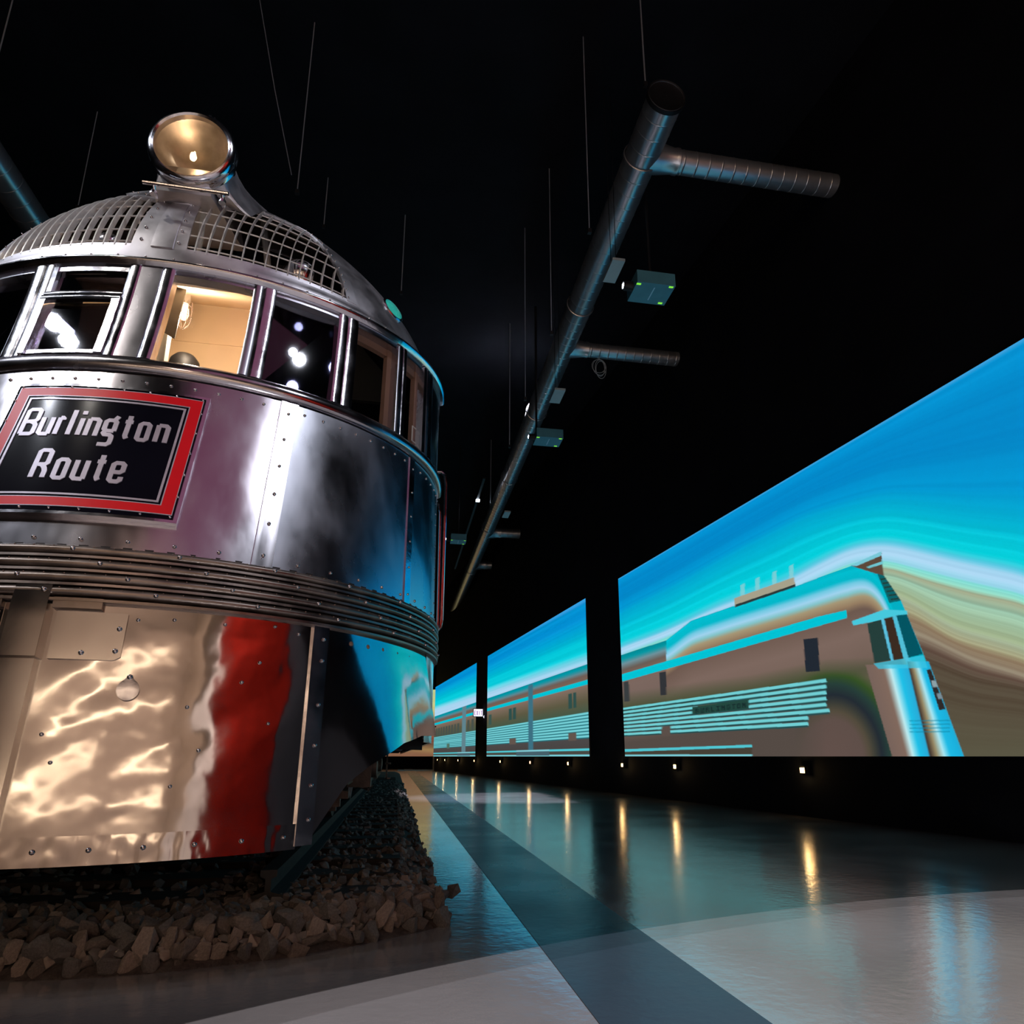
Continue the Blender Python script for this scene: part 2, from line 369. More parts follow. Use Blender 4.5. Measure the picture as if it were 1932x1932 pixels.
def pane(a, b, h0, h1, inset=-.03, th=.006):
    c = [on(a, h0, inset), on(b, h0, inset), on(b, h1, inset), on(a, h1, inset)]; n = nrm((a+b)/2, (h0+h1)/2)
    return c+[p-n*th for p in c]
def add_pane(a, b, h0, h1, m, label=None, inset=-.03):
    mb = MB(); mb.hexa(pane(a, b, h0, h1, inset)); return mb.obj('window_pane', M[m], LOCO, smooth=False, label=label)
add_pane(.05, .31, H0, H1, 'glass', 'clear window pane in front of the lit cabin')
add_pane(.38, .625, H0, H1, 'glass_dark', 'dark window pane reflecting a lamp')
add_pane(mir(.625), mir(.38), H0, H1, 'glass_dark')
# opening window left of the centre post: two panes in chrome frame
add_pane(-.34, -.10, 2.145, 2.285, 'glass_dark', 'small upper pane', -.012)
add_pane(-.34, -.10, 1.76, 2.085, 'glass_dark', 'large lower pane', -.004)
def framebars(mb):
    patch(mb, -.35, -.09, 2.284, 2.31, .006, .02, 6, 2); patch(mb, -.35, -.09, 2.118, 2.15, .010, .02, 6, 3, fo=bulge(.004))
    patch(mb, -.35, -.09, 1.745, 1.765, .014, .02, 6, 2)
    patch(mb, -.352, -.330, 1.745, 2.31, .010, .02, 2, 6)
P('sash_frame', 'chrome', framebars, label='chrome sash frame')
P('sash_frame', 'chrome', lambda mb: (patch(mb, -.35, -.09, 2.082, 2.115, .020, .02, 6, 3, fo=bulge(.004)), patch(mb, -.112, -.088, 1.745, 2.10, .022, .02, 2, 6), patch(mb, -.352, -.330, 1.745, 2.10, .022, .02, 2, 6)))
# tan jambs inside the open side windows
for a, b in ((.90, .93), (1.125, 1.145)):
    P('window_jamb', 'cream2', lambda mb: patch(mb, a, b, H0, H1, -.045, .03, 2, 4))
for a, b in WIN[2:]:
    P('window_head_jamb', 'cream2', lambda mb: patch(mb, a, b, 2.255, 2.31, -.05, .03, 6, 2))
P('window_catch', 'white', lambda mb: mb.tube([on(1.135, 1.90, -.03), on(1.10, 1.90, -.03), on(1.10, 1.80, -.03), on(1.135, 1.80, -.03)], .004, 6))
# ---- cabin
P('cabin_wall', 'cream', lambda mb: mb.box((-2.10, 4.20, 1.9), (-.75, 4.23, 3.62)), label='warm lit cream cabin wall')
P('cabin_ceiling', 'cream', lambda mb: mb.hexa([(-1.72, 3.26, 3.055), (-.76, 3.30, 3.055), (-.76, 4.22, 3.60), (-2.10, 4.22, 3.60), (-1.72, 3.26, 3.075), (-.76, 3.30, 3.075), (-.76, 4.22, 3.62), (-2.10, 4.22, 3.62)]))
P('cabin_partition', 'cream', lambda mb: mb.hexa([(-.79, 3.28, 1.9), (-.79, 3.28, 3.05), (-.79, 4.2, 3.6), (-.79, 4.2, 1.9), (-.76, 3.28, 1.9), (-.76, 3.28, 3.05), (-.76, 4.2, 3.6), (-.76, 4.2, 1.9)]))
P('cabin_wall_batten', 'cream', lambda mb: mb.box((-2.10, 4.192, 3.30), (-.79, 4.2, 3.306)).box((-2.10, 4.192, 3.585), (-.79, 4.2, 3.60)))
P('cabin_partition', 'dark', lambda mb: mb.box((-2.12, 3.6, 1.9), (-2.10, 4.2, 3.2)))
P('cabin_bulkhead', 'dark', lambda mb: mb.box((-2.45, 5.2, 1.2), (-.05, 5.25, 3.15)))
P('cabin_floor', 'dark', lambda mb: mb.box((-2.35, 4.0, 2.0), (-.15, 5.2, 2.03)).box((-1.95, 3.42, 2.0), (-.55, 4.0, 2.03)))
P('cabin_shelf', 'cream2', lambda mb: mb.box((-.10, 4.4, 2.35), (.10, 5.1, 2.62)), label='tan locker seen through the rear side window')
P('sun_visor', 'olive', lambda mb: mb.hexa([(-1.325, 3.40, 2.87), (-1.255, 3.45, 2.85), (-1.215, 3.42, 3.26), (-1.285, 3.37, 3.24), (-1.325, 3.41, 2.87), (-1.255, 3.46, 2.85), (-1.215, 3.43, 3.26), (-1.285, 3.38, 3.24)]), label='olive sun visor panel')
P('door_frame', 'white', lambda mb: mb.box((-1.44, 3.55, 2.2), (-1.33, 3.60, 3.1)).box((-1.33, 3.545, 2.2), (-1.325, 3.6, 3.1)), label='white inner door frame')
def round_top(mb):  # dark round-topped object of unclear use
    mb.lathe((-1.30, 3.78, 2.80), (0, 0, 1), [(0, .078), (.07, .085), (.11, .078), (.14, .055), (.158, .02), (.16, .002)], 20, capa=True)
P('cabin_round_top', 'black', round_top, label='dark round-topped object inside the cabin')
P('round_top_post', 'black', lambda mb: mb.tube([(-1.30, 3.78, 2.0), (-1.30, 3.78, 2.82)], .05, 10))
# caged lamp
L0 = Vector((-1.315, 3.70, 3.18))
LAMP = P('cabin_lamp', 'chrome', lambda mb: mb.lathe(L0+Vector((0, 0, .08)), (0, 0, 1), [(-.03, .026), (.0, .030), (.02, .024), (.06, .022), (.075, .034), (.16, .034)], 16, True, True), label='caged bulkhead lamp')
M['bulb'] = emit('lamp_bulb', (1, .74, .42), 7)
mb = MB(); mb.lathe(L0, (0, 0, 1), [(-.05, .002), (-.04, .018), (-.01, .027), (.03, .022), (.06, .014)], 16); mb.obj('lamp_bulb', M['bulb'], LAMP)
mb = MB()
for k in range(8):
    a = k*math.pi/4; c, s_ = math.cos(a), math.sin(a)
    mb.tube([L0+Vector((c*r, s_*r, z)) for r, z in ((.036, .07), (.042, .02), (.042, -.04), (.032, -.08), (.010, -.105))], .0022, 5)
for z, r in ((.03, .043), (-.03, .043)):
    mb.tube([L0+Vector((math.cos(t)*r, math.sin(t)*r, z)) for t in np.linspace(0, 2*math.pi, 21)], .0022, 5, cap=False)
mb.obj('lamp_cage', M['iron'], LAMP)
cl = bpy.data.lights.new('cabin_lamp_light', 'POINT'); clo = bpy.data.objects.new('cabin_lamp_light', cl); COL.objects.link(clo)
cl.energy = 15; cl.color = (1, .84, .66); cl.shadow_soft_size = .03; clo.location = L0+Vector((.10, -.16, -.16))
# ---- sign plate
SIGN = P('sign_plate', 'enamel_black', lambda mb: patch(mb, -.279, .239, .892, 1.530, .018, .018, 24, 14), label='black enamel route sign')
def frame(name, m, o, i, off, th=.004):
    a0, a1, b0, b1 = o; c0, c1, d0, d1 = i; mb = MB()
    patch(mb, a0, a1, b0, d0, off, th, 24, 2); patch(mb, a0, a1, d1, b1, off, th, 24, 2)
    patch(mb, a0, c0, d0, d1, off, th, 3, 12); patch(mb, c1, a1, d0, d1, off, th, 3, 12)
    return mb.obj(name, M[m], SIGN)
frame('sign_frame', 'chrome', (-.291, .251, .876, 1.546), (-.281, .241, .889, 1.533), .022, .022)
frame('sign_red_border', 'enamel_red', (-.273, .233, .914, 1.521), (-.243, .203, .952, 1.478), .0205)
frame('sign_thin_line', 'letter', (-.275, .235, .911, 1.524), (-.273, .233, .914, 1.521), .0208)
frame('sign_thin_line', 'letter', (-.243, .203, .952, 1.478), (-.240, .200, .9555, 1.4745), .0208)
frame('sign_inner_line', 'letter', (-.234, .194, .965, 1.464), (-.228, .188, .973, 1.456), .0208)
ob = rivets([(p, 1.5265) for p in np.linspace(-.270, .232, 8)]+[(p, .9015) for p in np.linspace(-.270, .232, 8)]+[(.237, h) for h in np.linspace(1.0, 1.45, 5)]+[(-.277, h) for h in np.linspace(1.0, 1.45, 5)], 'sign_bolts', .006, SIGN, 'chrome', off=.021)
A_, D_ = 1.40, -.38
G = {
 'B': [[(0, 0), (0, A_), (1, A_), (1, .78), (.0, .72)], [(.5, .74), (1, .62), (1, 0), (0, 0)]],
 'u': [[(0, 1), (0, 0), (1, 0)], [(1, 1), (1, 0)]],
 'r': [[(0, 0), (0, 1)], [(0, 1), (1, 1), (1, .86)]],
 'l': [[(.5, 0), (.5, A_)]],
 'i': [[(.5, 0), (.5, 1)], [(.5, 1.2), (.5, 1.38)]],
 'n': [[(0, 0), (0, 1)], [(0, 1), (1, 1), (1, 0)]],
 'g': [[(1, .36), (0, .36), (0, 1), (1, 1), (1, .36)], [(.75, 1), (1.05, 1.22)], [(.2, .36), (0, .12), (.9, .12), (1, -.05), (.95, D_), (-.15, D_)]],
 't': [[(.5, 1.30), (.5, .1), (.75, 0)], [(.0, 1), (1, 1)]],
 'o': [[(.5, 0), (0, 0), (0, 1), (1, 1), (1, 0), (.5, 0)]],
 'R': [[(0, 0), (0, A_), (1, A_), (1, .70), (0, .70)], [(.55, .70), (1, .45), (1, 0)]],
 'e': [[(1, .26), (1, 0), (0, 0), (0, 1), (1, 1), (1, .50), (0, .50)]],
}
def ribbon(mb, pts, w, X):     # pts in sheet coords; w half width; X maps to 3D
    # chamfer the corners
    q = [pts[0]]
    for i in range(1, len(pts)-1):
        a, b, c = map(np.array, (pts[i-1], pts[i], pts[i+1])); la = np.linalg.norm(a-b); lc = np.linalg.norm(c-b); r = min(.009, la*.45, lc*.45)
        q += [tuple(b+(a-b)/la*r), tuple(b+(c-b)/lc*r)]
    q.append(pts[-1]); q = [np.array(p) for p in q]; L_ = []; R_ = []
    for i, p in enumerate(q):
        d0 = q[i]-q[i-1] if i > 0 else q[1]-q[0]; d1 = q[i+1]-q[i] if i < len(q)-1 else d0
        d0 = d0/np.linalg.norm(d0); d1 = d1/np.linalg.norm(d1); n0 = np.array([-d0[1], d0[0]]); n1 = np.array([-d1[1], d1[0]])
        m_ = n0+n1; m_ /= np.linalg.norm(m_); k = w/max(.5, m_@n0); L_.append(p+m_*k); R_.append(p-m_*k)
    n = len(q); vs = [X(p, .0215) for p in L_]+[X(p, .0215) for p in R_]+[X(p, .0175) for p in L_]+[X(p, .0175) for p in R_]
    fs = []
    for i in range(n-1):
        fs += [(i, i+1, n+i+1, n+i), (i, 2*n+i, 2*n+i+1, i+1), (n+i, n+i+1, 3*n+i+1, 3*n+i)]
    fs += [(0, n, 3*n, 2*n), (n-1, 3*n-1, 4*n-1, 2*n-1)]
    mb.add(vs, fs)
def word(items, base, xh):
    for ch, a, b in items:
        mb = MB(); hw = .0094
        x0 = a*1.45+hw; x1 = b*1.45-hw
        for pl in G[ch]:
            pp = []
            for (x, y) in pl:
                yy = y*(xh-2*hw)+hw if 0 <= y <= 1 else (xh-hw+(y-1)*xh if y > 1 else hw+y*xh)
                pp.append((x0+(x1-x0)*x, yy))
            ribbon(mb, pp, hw, lambda p, o: on(p[0]/1.45, base+p[1], o))
        mb.obj('sign_letter', M['letter'], SIGN, smooth=False)
word([('B', -.223, -.176), ('u', -.172, -.133), ('r', -.127, -.105), ('l', -.100, -.073), ('i', -.074, -.047), ('n', -.047, -.009), ('g', -.004, .035), ('t', .044, .077), ('o', .085, .122), ('n', .132, .170)], 1.254, .108)
word([('R', -.140, -.097), ('o', -.084, -.046), ('u', -.036, .003), ('t', .012, .046), ('e', .054, .093)], 1.033, .110)
# ---- dome: shell, grilles, hood
GR = [(.075, .69), (mir(.69), mir(.075))]
gt, gb = 3.07, 2.455
P('dome_panel', 'roof', lambda mb: patch(mb, .69, 1.57, 2.455, 3.487, 0, .015, 24, 22), label='smooth curved dome panel')
P('dome_panel', 'roof', lambda mb: patch(mb, -1.57, mir(.69), 2.455, 3.487, 0, .015, 24, 22))
P('dome_crown', 'roof', lambda mb: patch(mb, mir(.69), .69, gt, 3.487, 0, .015, 24, 14))
P('dome_rib', 'roof', lambda mb: patch(mb, .69, .74, 2.455, 3.3, .006, .012, 3, 18))
P('dome_rib', 'roof', lambda mb: patch(mb, mir(.74), mir(.69), 2.455, 3.3, .006, .012, 3, 18))
P('centre_strip', 'roof', lambda mb: patch(mb, mir(.075), .075, gb, gt, .004, .012, 4, 12), label='wide riveted centre strip between the grilles')
P('centre_strip_ridge', 'roof', lambda mb: patch(mb, -.045, .030, gb, gt, .009, .012, 6, 12, fo=vbulge(.001)))
rivets([(p, h) for p in (.045, -.085) for h in np.linspace(2.50, 2.86, 5)], 'rivets', .008, LOCO, off=.006)
rivets([(p, h) for p in (.70, mir(.70)) for h in np.linspace(2.48, 3.1, 12)], 'rivets', .006, LOCO, off=.008)
for side in (1, -1):
    g0, g1 = GR[0] if side == 1 else GR[1]
    GP = P('grille_frame', 'roof', lambda mb: patch(mb, g0, g1, gb-.01, gb+.012, .004, .012, 20, 2))
    P('grille_top_rail', 'roof', lambda mb: patch(mb, g0, g1, gt-.02, gt+.01, .004, .012, 20, 2))
    s_at = [s for s in [SC-.02+side*(.16+.0545*k) for k in range(15)]]
    for s in s_at:
        pts = []; 
        for h in np.linspace(gb, gt, 15):
            p = phi_at(s, h)
            if g0 <= p <= g1: pts.append((p, h))
        if len(pts) < 2: continue
        mb = MB(); vs = []
        for p, h in pts:
            q = surf(p, h); n = nrm(p, h)
            for dx, dn in ((-.003, .006), (.003, .006), (.003, -.020), (-.003, -.020)): vs.append(q+n*dn+Vector((dx, 0, 0)))
        fs = []
        for i in range(len(pts)-1):
            for k in range(4): fs.append((4*i+k, 4*i+(k+1) % 4, 4*i+4+(k+1) % 4, 4*i+4+k))
        fs += [(3, 2, 1, 0), tuple(4*(len(pts)-1)+k for k in range(4))]
        mb.add(vs, fs); mb.obj('grille_bar', M['grille'], GP, sharp=30)
    for h in (2.50, 2.59, 2.715, 2.83, 2.93, 3.02):
        mb = MB(); mb.tube([on(p, h, -.012) for p in np.linspace(g0, g1, 22)], .0042, 6)
        mb.obj('grille_rod', M['grille'], GP)
M['dome_in'] = mat('dome_inner', (.045, .042, .032), 0, .7, .2, 3)  # dark lining and sheet added so the dome interior stays dark
P('dome_dark_lining', 'dome_in', lambda mb: patch(mb, -1.0, .98, 3.0, 3.47, -.03, .01, 24, 8))
P('dome_dark_sheet', 'dome_in', lambda mb: mb.hexa([(-2.5, 4.22, 3.0), (0.0, 4.22, 3.0), (-.85, 4.22, 3.98), (-1.65, 4.22, 3.98), (-2.5, 4.26, 3.0), (0, 4.26, 3.0), (-.85, 4.26, 3.98), (-1.65, 4.26, 3.98)]))
for s, t, z, r in ((-.655, 3.47, 3.33, .10), (-1.61, 3.38, 3.30, .085)):
    P('horn_dome', 'chrome', lambda mb: mb.lathe((s, t, z), (.1, -.35, 1), [(-.08, r*.95), (0, r), (r*.5, r*.87), (r*.8, r*.55), (r*.98, r*.15), (r, .002)], 22, True), label='shiny round air horn behind the grille')
P('white_bracket', 'white', lambda mb: mb.hexa([(-1.12, 3.30, 3.14), (-1.02, 3.31, 3.14), (-1.03, 3.33, 3.22), (-1.12, 3.33, 3.26), (-1.12, 3.36, 3.14), (-1.02, 3.37, 3.14), (-1.03, 3.39, 3.22), (-1.12, 3.39, 3.26)]), label='white bracket behind the grille')
P('white_upright', 'white', lambda mb: mb.box((-1.17, 3.32, 3.12), (-1.145, 3.34, 3.55)))
P('white_upright', 'white', lambda mb: mb.box((-1.43, 3.30, 3.12), (-1.415, 3.32, 3.5)))
P('inner_strut', 'grille', lambda mb: mb.tube([(-.80, 3.6, 3.1), (-.95, 3.75, 3.9)], .02, 8))
P('inner_strut', 'grille', lambda mb: mb.tube([(-1.55, 3.5, 3.6), (-1.40, 3.55, 3.45)], .012, 6))
# headlight with its fairing
HC = Vector((-1.197, 3.15, 3.80)); HA = Vector((-.0, -1, -.05)).normalized()
HL = P('headlight_housing', 'chrome', lambda mb: mb.lathe(HC, HA, [(-.14, .186), (-.07, .196), (-.06, .214), (-.045, .221), (-.03, .214), (-.015, .216), (.0, .221), (.018, .216), (.03, .206), (.035, .195), (.028, .185), (.0, .183)], 48), label='round chrome headlight on top of the nose')
M['lens'] = glassy('headlight_lens', (1, .86, .66), .95, 1.35)
M['reflector'] = mat('headlight_reflector', (.44, .40, .38), .75, .36, .40, 7, (1, 1, 1), .003, 9)
mb = MB(); mb.lathe(HC, HA, [(-.13, .012), (-.125, .05), (-.105, .10), (-.06, .152), (.005, .185)], 40, True); mb.obj('reflector', M['reflector'], HL)
mb = MB(); mb.lathe(HC, HA, [(.012, .185), (.022, .14), (.030, .08), (.033, .002)], 40); mb.obj('lens', M['lens'], HL)
M['filament'] = emit('headlight_bulb', (1, .72, .40), 14)
mb = MB(); mb.lathe(HC+Vector((.012, -.005, -.055)), (0, .25, 1), [(-.022, .002), (-.016, .014), (.0, .017), (.018, .011), (.045, .003)], 14); mb.obj('bulb', M['filament'], HL)
hl = bpy.data.lights.new('headlight_light', 'POINT'); hlo = bpy.data.objects.new('headlight_light', hl); COL.objects.link(hlo)
hl.energy = .75; hl.color = (1, .82, .66); hl.shadow_soft_size = .02; hlo.location = HC+Vector((.012, -.035, -.05))
mb = MB()
for dx in (-.035, .065):
    mb.lathe(HC+Vector((dx, .0, .212)), (0, 0, 1), [(-.01, .009), (.018, .009), (.026, .004)], 10, capb=True)
mb.tube([HC+Vector((.085, .01, .205)), HC+Vector((.085, .01, .235))], .004, 6)
mb.obj('clamp_screws', M['chrome'], HL)
def fairing(mb):
    rings = []
    N_ = 40
    prof = [(3.13, .186, 0, 0), (3.22, .190, .0, 0.02), (3.40, .20, .01, .10), (3.65, .215, .03, .2), (3.95, .23, .05, .3)]
    vs = []
    for (t, r, dz, fl) in prof:
        for k in range(N_+1):
            a = -math.pi*.5+2*math.pi*k/N_   # start at the bottom
            x = math.cos(a); z = math.sin(a)
            # flare: below the centre the skin spreads outwards to meet the dome
            if z < 0:
                zz = z*(r+.10+.35*fl); xx = x*r+math.copysign(1, x if abs(x) > 1e-6 else 1)*((-z)**2.2)*(.05+.16*fl+.05) * (1 if abs(x) > 1e-6 else 0)
            else: zz = z*r; xx = x*r
            vs.append((HC.x+xx, t, HC.z+zz-dz))
    W = N_+1; fs = []
    for j in range(len(prof)-1):
        for k in range(N_): fs.append((j*W+k, j*W+k+1, (j+1)*W+k+1, (j+1)*W+k))
    mb.add(vs, fs)
def fairing2(mb):
    # skin draped from the lamp ring back and down on to the dome
    N_ = 36; vs = []; R = 7
    for k in range(N_+1):
        a = math.pi*(-.30+1.60*k/N_)            # from lower right over the top to lower left
        top = Vector((HC.x+.188*math.cos(a), 3.14, HC.z+.188*math.sin(a)))
        ca = math.cos(a); sa = math.sin(a)
        s = HC.x+ca*.30+(.02 if ca > 0 else -.02)
        bt = 3.34+.75*max(0, (sa+.3)/1.3)**.8
        s = HC.x+ca*(.30-.08*max(0, sa))
        # height of the dome at lateral s and depth bt
        best = None
        for h in np.linspace(2.86, 3.485, 60):
            cs, cc = cross_q(h)
            if cs <= 0: continue
            sp = (s-SC)/(1.45*cs)
            if abs(sp) >= 1: continue
            tt = 4.265-1.14*cc*math.sqrt(1-sp*sp)
            if best is None or abs(tt-bt) < best[0]: best = (abs(tt-bt), h, tt)
        base = Vector((s, best[2], best[1]+H+.006)) if best else Vector((s, bt, 4.0))
        for j in range(R+1):
            q = j/R
            p = top.lerp(base, q)
            sag = math.sin(math.pi*q)*.05
            p = p+Vector((-ca*sag*.9, .0, -max(0, sa)*sag*.2)); p.z -= .02*math.sin(math.pi*q)
            vs.append(p)
    W = R+1; fs = []
    for k in range(N_):
        for j in range(R): fs.append((k*W+j, (k+1)*W+j, (k+1)*W+j+1, k*W+j+1))
    mb.add(vs, fs)
FA = P('headlight_fairing', 'roof', fairing2, label='flared metal fairing behind the headlight')
P('headlight_pedestal', 'roof', lambda mb: mb.hexa([(-1.37, 3.20, 3.56), (-1.09, 3.20, 3.56), (-1.10, 3.20, 3.72), (-1.35, 3.20, 3.72), (-1.46, 3.60, 3.56), (-1.0, 3.60, 3.56), (-1.05, 3.5, 3.80), (-1.40, 3.5, 3.80)]))
P('fairing_flange', 'roof', lambda mb: patch(mb, mir(.34), .34, lambda p: 2.845+.9*abs(p+.02)**1.6, lambda p: 2.93+.6*abs(p+.02), .014, .02, 24, 3))
rivets([(p, 2.86+.9*abs(p+.02)**1.6+.02) for p in np.linspace(-.33, .30, 11)], 'rivets', .0065, LOCO, off=.016)
GB = P('grab_bar', 'chrome', lambda mb: mb.tube([(-1.385, 3.10, 3.505), (-.975, 3.10, 3.500)], .0105, 10), label='horizontal rod below the headlight')
mb = MB()
for s in (-1.335, -1.005): mb.tube([(s, 3.10, 3.505), (s+.004, 3.12, 3.475), (s, 3.16, 3.472)], .008, 8).lathe((s, 3.12, 3.468), (0, 0, 1), [(-.012, .018), (.004, .018)], 10, True, True)
mb.obj('rod_support', M['chrome'], GB)
# green marker light
def ringat(p, h, r, off0, prof, n=24):
    c = on(p, h, off0); return c, nrm(p, h)
c = on(1.06, 2.67, .0); n_ = Vector((.70, -.62, .36)).normalized()
ML = P('marker_light_ring', 'chrome', lambda mb: mb.lathe(c, n_, [(-.02, .084), (.012, .084), (.018, .078), (.018, .070), (.006, .068)], 28), label='green marker light on the dome side')
M['green'] = mat('green_glass', (.04, .50, .40), 0, .12, .25, 60, (1, 1, 1), .004, 60); M['green'].node_tree.nodes['Principled BSDF'].inputs['Emission Color'].default_value = (.05, .75, .62, 1); M['green'].node_tree.nodes['Principled BSDF'].inputs['Emission Strength'].default_value = .25
mb = MB(); mb.lathe(c, n_, [(.006, .069), (.016, .055), (.024, .030), (.027, .002)], 26); mb.obj('marker_lens', M['green'], ML)
# handrails on the side
P('handrail', 'chrome', lambda mb: mb.tube([(.19, 4.5, 2.64), (.235, 4.5, 2.645), (.262, 4.5, 2.62), (.272, 4.5, 2.55), (.270, 4.5, 1.58), (.262, 4.5, 1.53), (.235, 4.5, 1.50), (.19, 4.5, 1.49)], .011, 10), label='outer vertical grab rail')
P('handrail', 'chrome', lambda mb: mb.tube([(.19, 4.5, 2.42), (.222, 4.5, 2.40), (.238, 4.5, 2.34), (.245, 4.5, 1.56), (.240, 4.5, 1.46), (.22, 4.5, 1.43), (.19, 4.5, 1.42)], .009, 10), label='inner vertical grab rail')
# straight body behind the nose
def body_side(mb, sg, h0, h1, off=0., t1=24.):
    n = 8; vs = []
    for j in range(n+1):
        h = h0+(h1-h0)*j/n; cs = 1. if h <= 2.34 else cross_q(h)[0]
        ts = ft0(h)+fbb(h) if h <= 2.34 else 4.265
        for t in (ts, t1): vs.append((SC+sg*(1.45*cs+off), t, h+H))
    for j in range(n+1):
        v = vs[2*j]; vs.append((v[0]-sg*.02, v[1], v[2])); v = vs[2*j+1]; vs.append((v[0]-sg*.02, v[1], v[2]))
    K = 2*(n+1); fs = []
    for j in range(n):
        k = 2*j; fs += [(k, k+1, k+3, k+2), (K+k, K+k+2, K+k+3, K+k+1), (k, k+2, K+k+2, K+k), (k+1, K+k+1, K+k+3, k+3)]
    fs += [(0, K, K+1, 1), (2*n, 2*n+1, K+2*n+1, K+2*n)]
    mb.add(vs, fs)
for sg in (1, -1):
    P('side_wall', 'steel', lambda mb: body_side(mb, sg, .75, 1.66))
    P('side_wall', 'steel', lambda mb: body_side(mb, sg, 2.30, 2.37))
    P('side_window_band', 'dark', lambda mb: body_side(mb, sg, 1.66, 2.31, -.03))
    P('side_skirt_panel', 'steel', lambda mb: body_side(mb, sg, .07, .53))
    for i in range(4): P('side_flute', 'rib', lambda mb: body_side(mb, sg, FL[i+1]+.005, FL[i]-.005, .02))
    P('side_roof', 'roof', lambda mb: body_side(mb, sg, 2.375, 3.487))
    for k in range(9): P('side_window_post', 'steel', lambda mb: mb.box((SC+sg*1.45-.01, 5.5+2*k, 1.66+H), (SC+sg*1.45+.01, 6.1+2*k, 2.31+H)))
P('rear_end_wall', 'steel', lambda mb: mb.box((SC-1.4, 23.9, .8), (SC+1.4, 24., 3.9)))
P('car_floor', 'under', lambda mb: mb.box((SC-1.38, 4.3, .80), (SC+1.38, 23.9, .86)))
# truck under the body
def wheel(mb, s, t):
    sg = 1 if s > SC else -1
    mb.lathe((s-sg*.07, t, .62), (sg, 0, 0), [(0, .40), (.02, .415), (.035, .39), (.13, .385), (.135, .36), (.10, .33), (.09, .12), (.14, .10), (.14, .002)], 36, True)
TR = P('truck_frame', 'iron', lambda mb: [mb.box((SC+sg*.88-.05, 5.3, .50), (SC+sg*.88+.05, 9.0, .66)) for sg in (1, -1)] + [mb.box((SC-.9, 7.0, .45), (SC+.9, 7.4, .70))], label='heavy brown wheel truck frame under the body')
for t in (6.0, 8.3):
    for s in (SC+.72, SC-.72):
        mb = MB(); wheel(mb, s, t); mb.obj('wheel', M['iron'], TR)
    mb = MB(); mb.tube([(SC-.9, t, .62), (SC+.9, t, .62)], .07, 12); mb.obj('axle', M['iron'], TR)
    for sg in (1, -1):
        mb = MB(); mb.box((SC+sg*.98-.09, t-.12, .46), (SC+sg*.98+.09, t+.12, .76)).lathe((SC+sg*1.06, t, .62), (sg, 0, 0), [(0, .09), (.05, .085), (.06, .02)], 16, capb=True); mb.obj('axle_box', M['iron'], TR)
for t in (6.7, 7.15, 7.6):
    for sg in (1, -1):
        mb = MB(); mb.tube([(SC+sg*.98+.05*math.cos(a), t+.05*math.sin(a), .40+.34*a/(8*math.pi)) for a in np.linspace(0, 8*math.pi, 64)], .013, 6); mb.obj('coil_spring', M['iron'], TR)
P('brake_rigging', 'iron', lambda mb: mb.box((-.42, 5.15, .36), (-.36, 5.22, .80)).box((-.52, 5.05, .42), (-.30, 5.12, .47)).box((-.50, 5.6, .30), (-.42, 5.68, .8)).box((-.62, 4.9, .52), (-.35, 5.3, .60)).tube([(-.55, 5.0, .40), (-.55, 5.6, .36)], .03, 8), label='brown brake hangers below the skirt')
P('plough_bracket', 'white', lambda mb: mb.hexa([(-.40, 6.6, .35), (-.37, 6.6, .35), (-.33, 6.6, .62), (-.38, 6.6, .62), (-.40, 6.64, .35), (-.37, 6.64, .35), (-.33, 6.64, .62), (-.38, 6.64, .62)]), label='pale bracket catching the screen light')
P('underfloor_tank', 'under', lambda mb: mb.tube([(-1.25, 10, .66), (-1.25, 14, .66)], .36, 20).box((-2.2, 15, .45), (-.4, 19, .80)), label='dark equipment boxes below the floor')
P('step_ladder', 'iron', lambda mb: mb.box((-.10, 9.2, .42), (-.08, 9.24, .8)).box((-.10, 9.6, .42), (-.08, 9.64, .8)).box((-.11, 9.2, .42), (-.04, 9.64, .44)).box((-.11, 9.2, .60), (-.04, 9.64, .62)), label='small boarding step below the floor')

# ------------------------------------------------------------------ track: ballast, ties, rails
BAL = empty('ballast_bed', (SC, 3, 0), 'bed of broken brown grey stones under and in front of the locomotive', 'ballast')
def t_front(s): return 2.70+.33*(s+1.0)**2
SL, SR = -2.80, .27
def mound_z(s, t):
    d = min(t-t_front(s), (SR-s)*.9, (s-SL)*.9)
    return .10*min(1, max(0, d/.20))**.7
mb = MB(); nx, ny = 40, 90; vs = []; fs = []
for j in range(ny+1):
    for i in range(nx+1):
        s = SL+(SR-SL)*i/nx; q = (j/ny)**1.8; t = t_front(s)*(1-q)+30*q
        vs.append((s, t, mound_z(s, t)-.008 if 0 < j else 0.0))
for j in range(ny):
    for i in range(nx): k = j*(nx+1)+i; fs.append((k, k+1, k+nx+2, k+nx+1))
M['gravel'] = mat('gravel_dust', (.05, .04, .035), 0, .9, .4, 40, (1, 1, 1), .01, 60)
M['stone'] = mat('ballast_stone', (.15, .123, .108), 0, .75, .30, 14, (1, 1, 1), .004, 45)
M['stone2'] = mat('ballast_stone_grey', (.13, .12, .115), 0, .75, .30, 14, (1, 1, 1), .004, 45)
M['stone3'] = mat('ballast_stone_pale', (.26, .21, .18), 0, .7, .25, 14, (1, 1, 1), .004, 45)
mb.add(vs, fs); mb.obj('gravel_base', M['gravel'], BAL, kind='stuff')
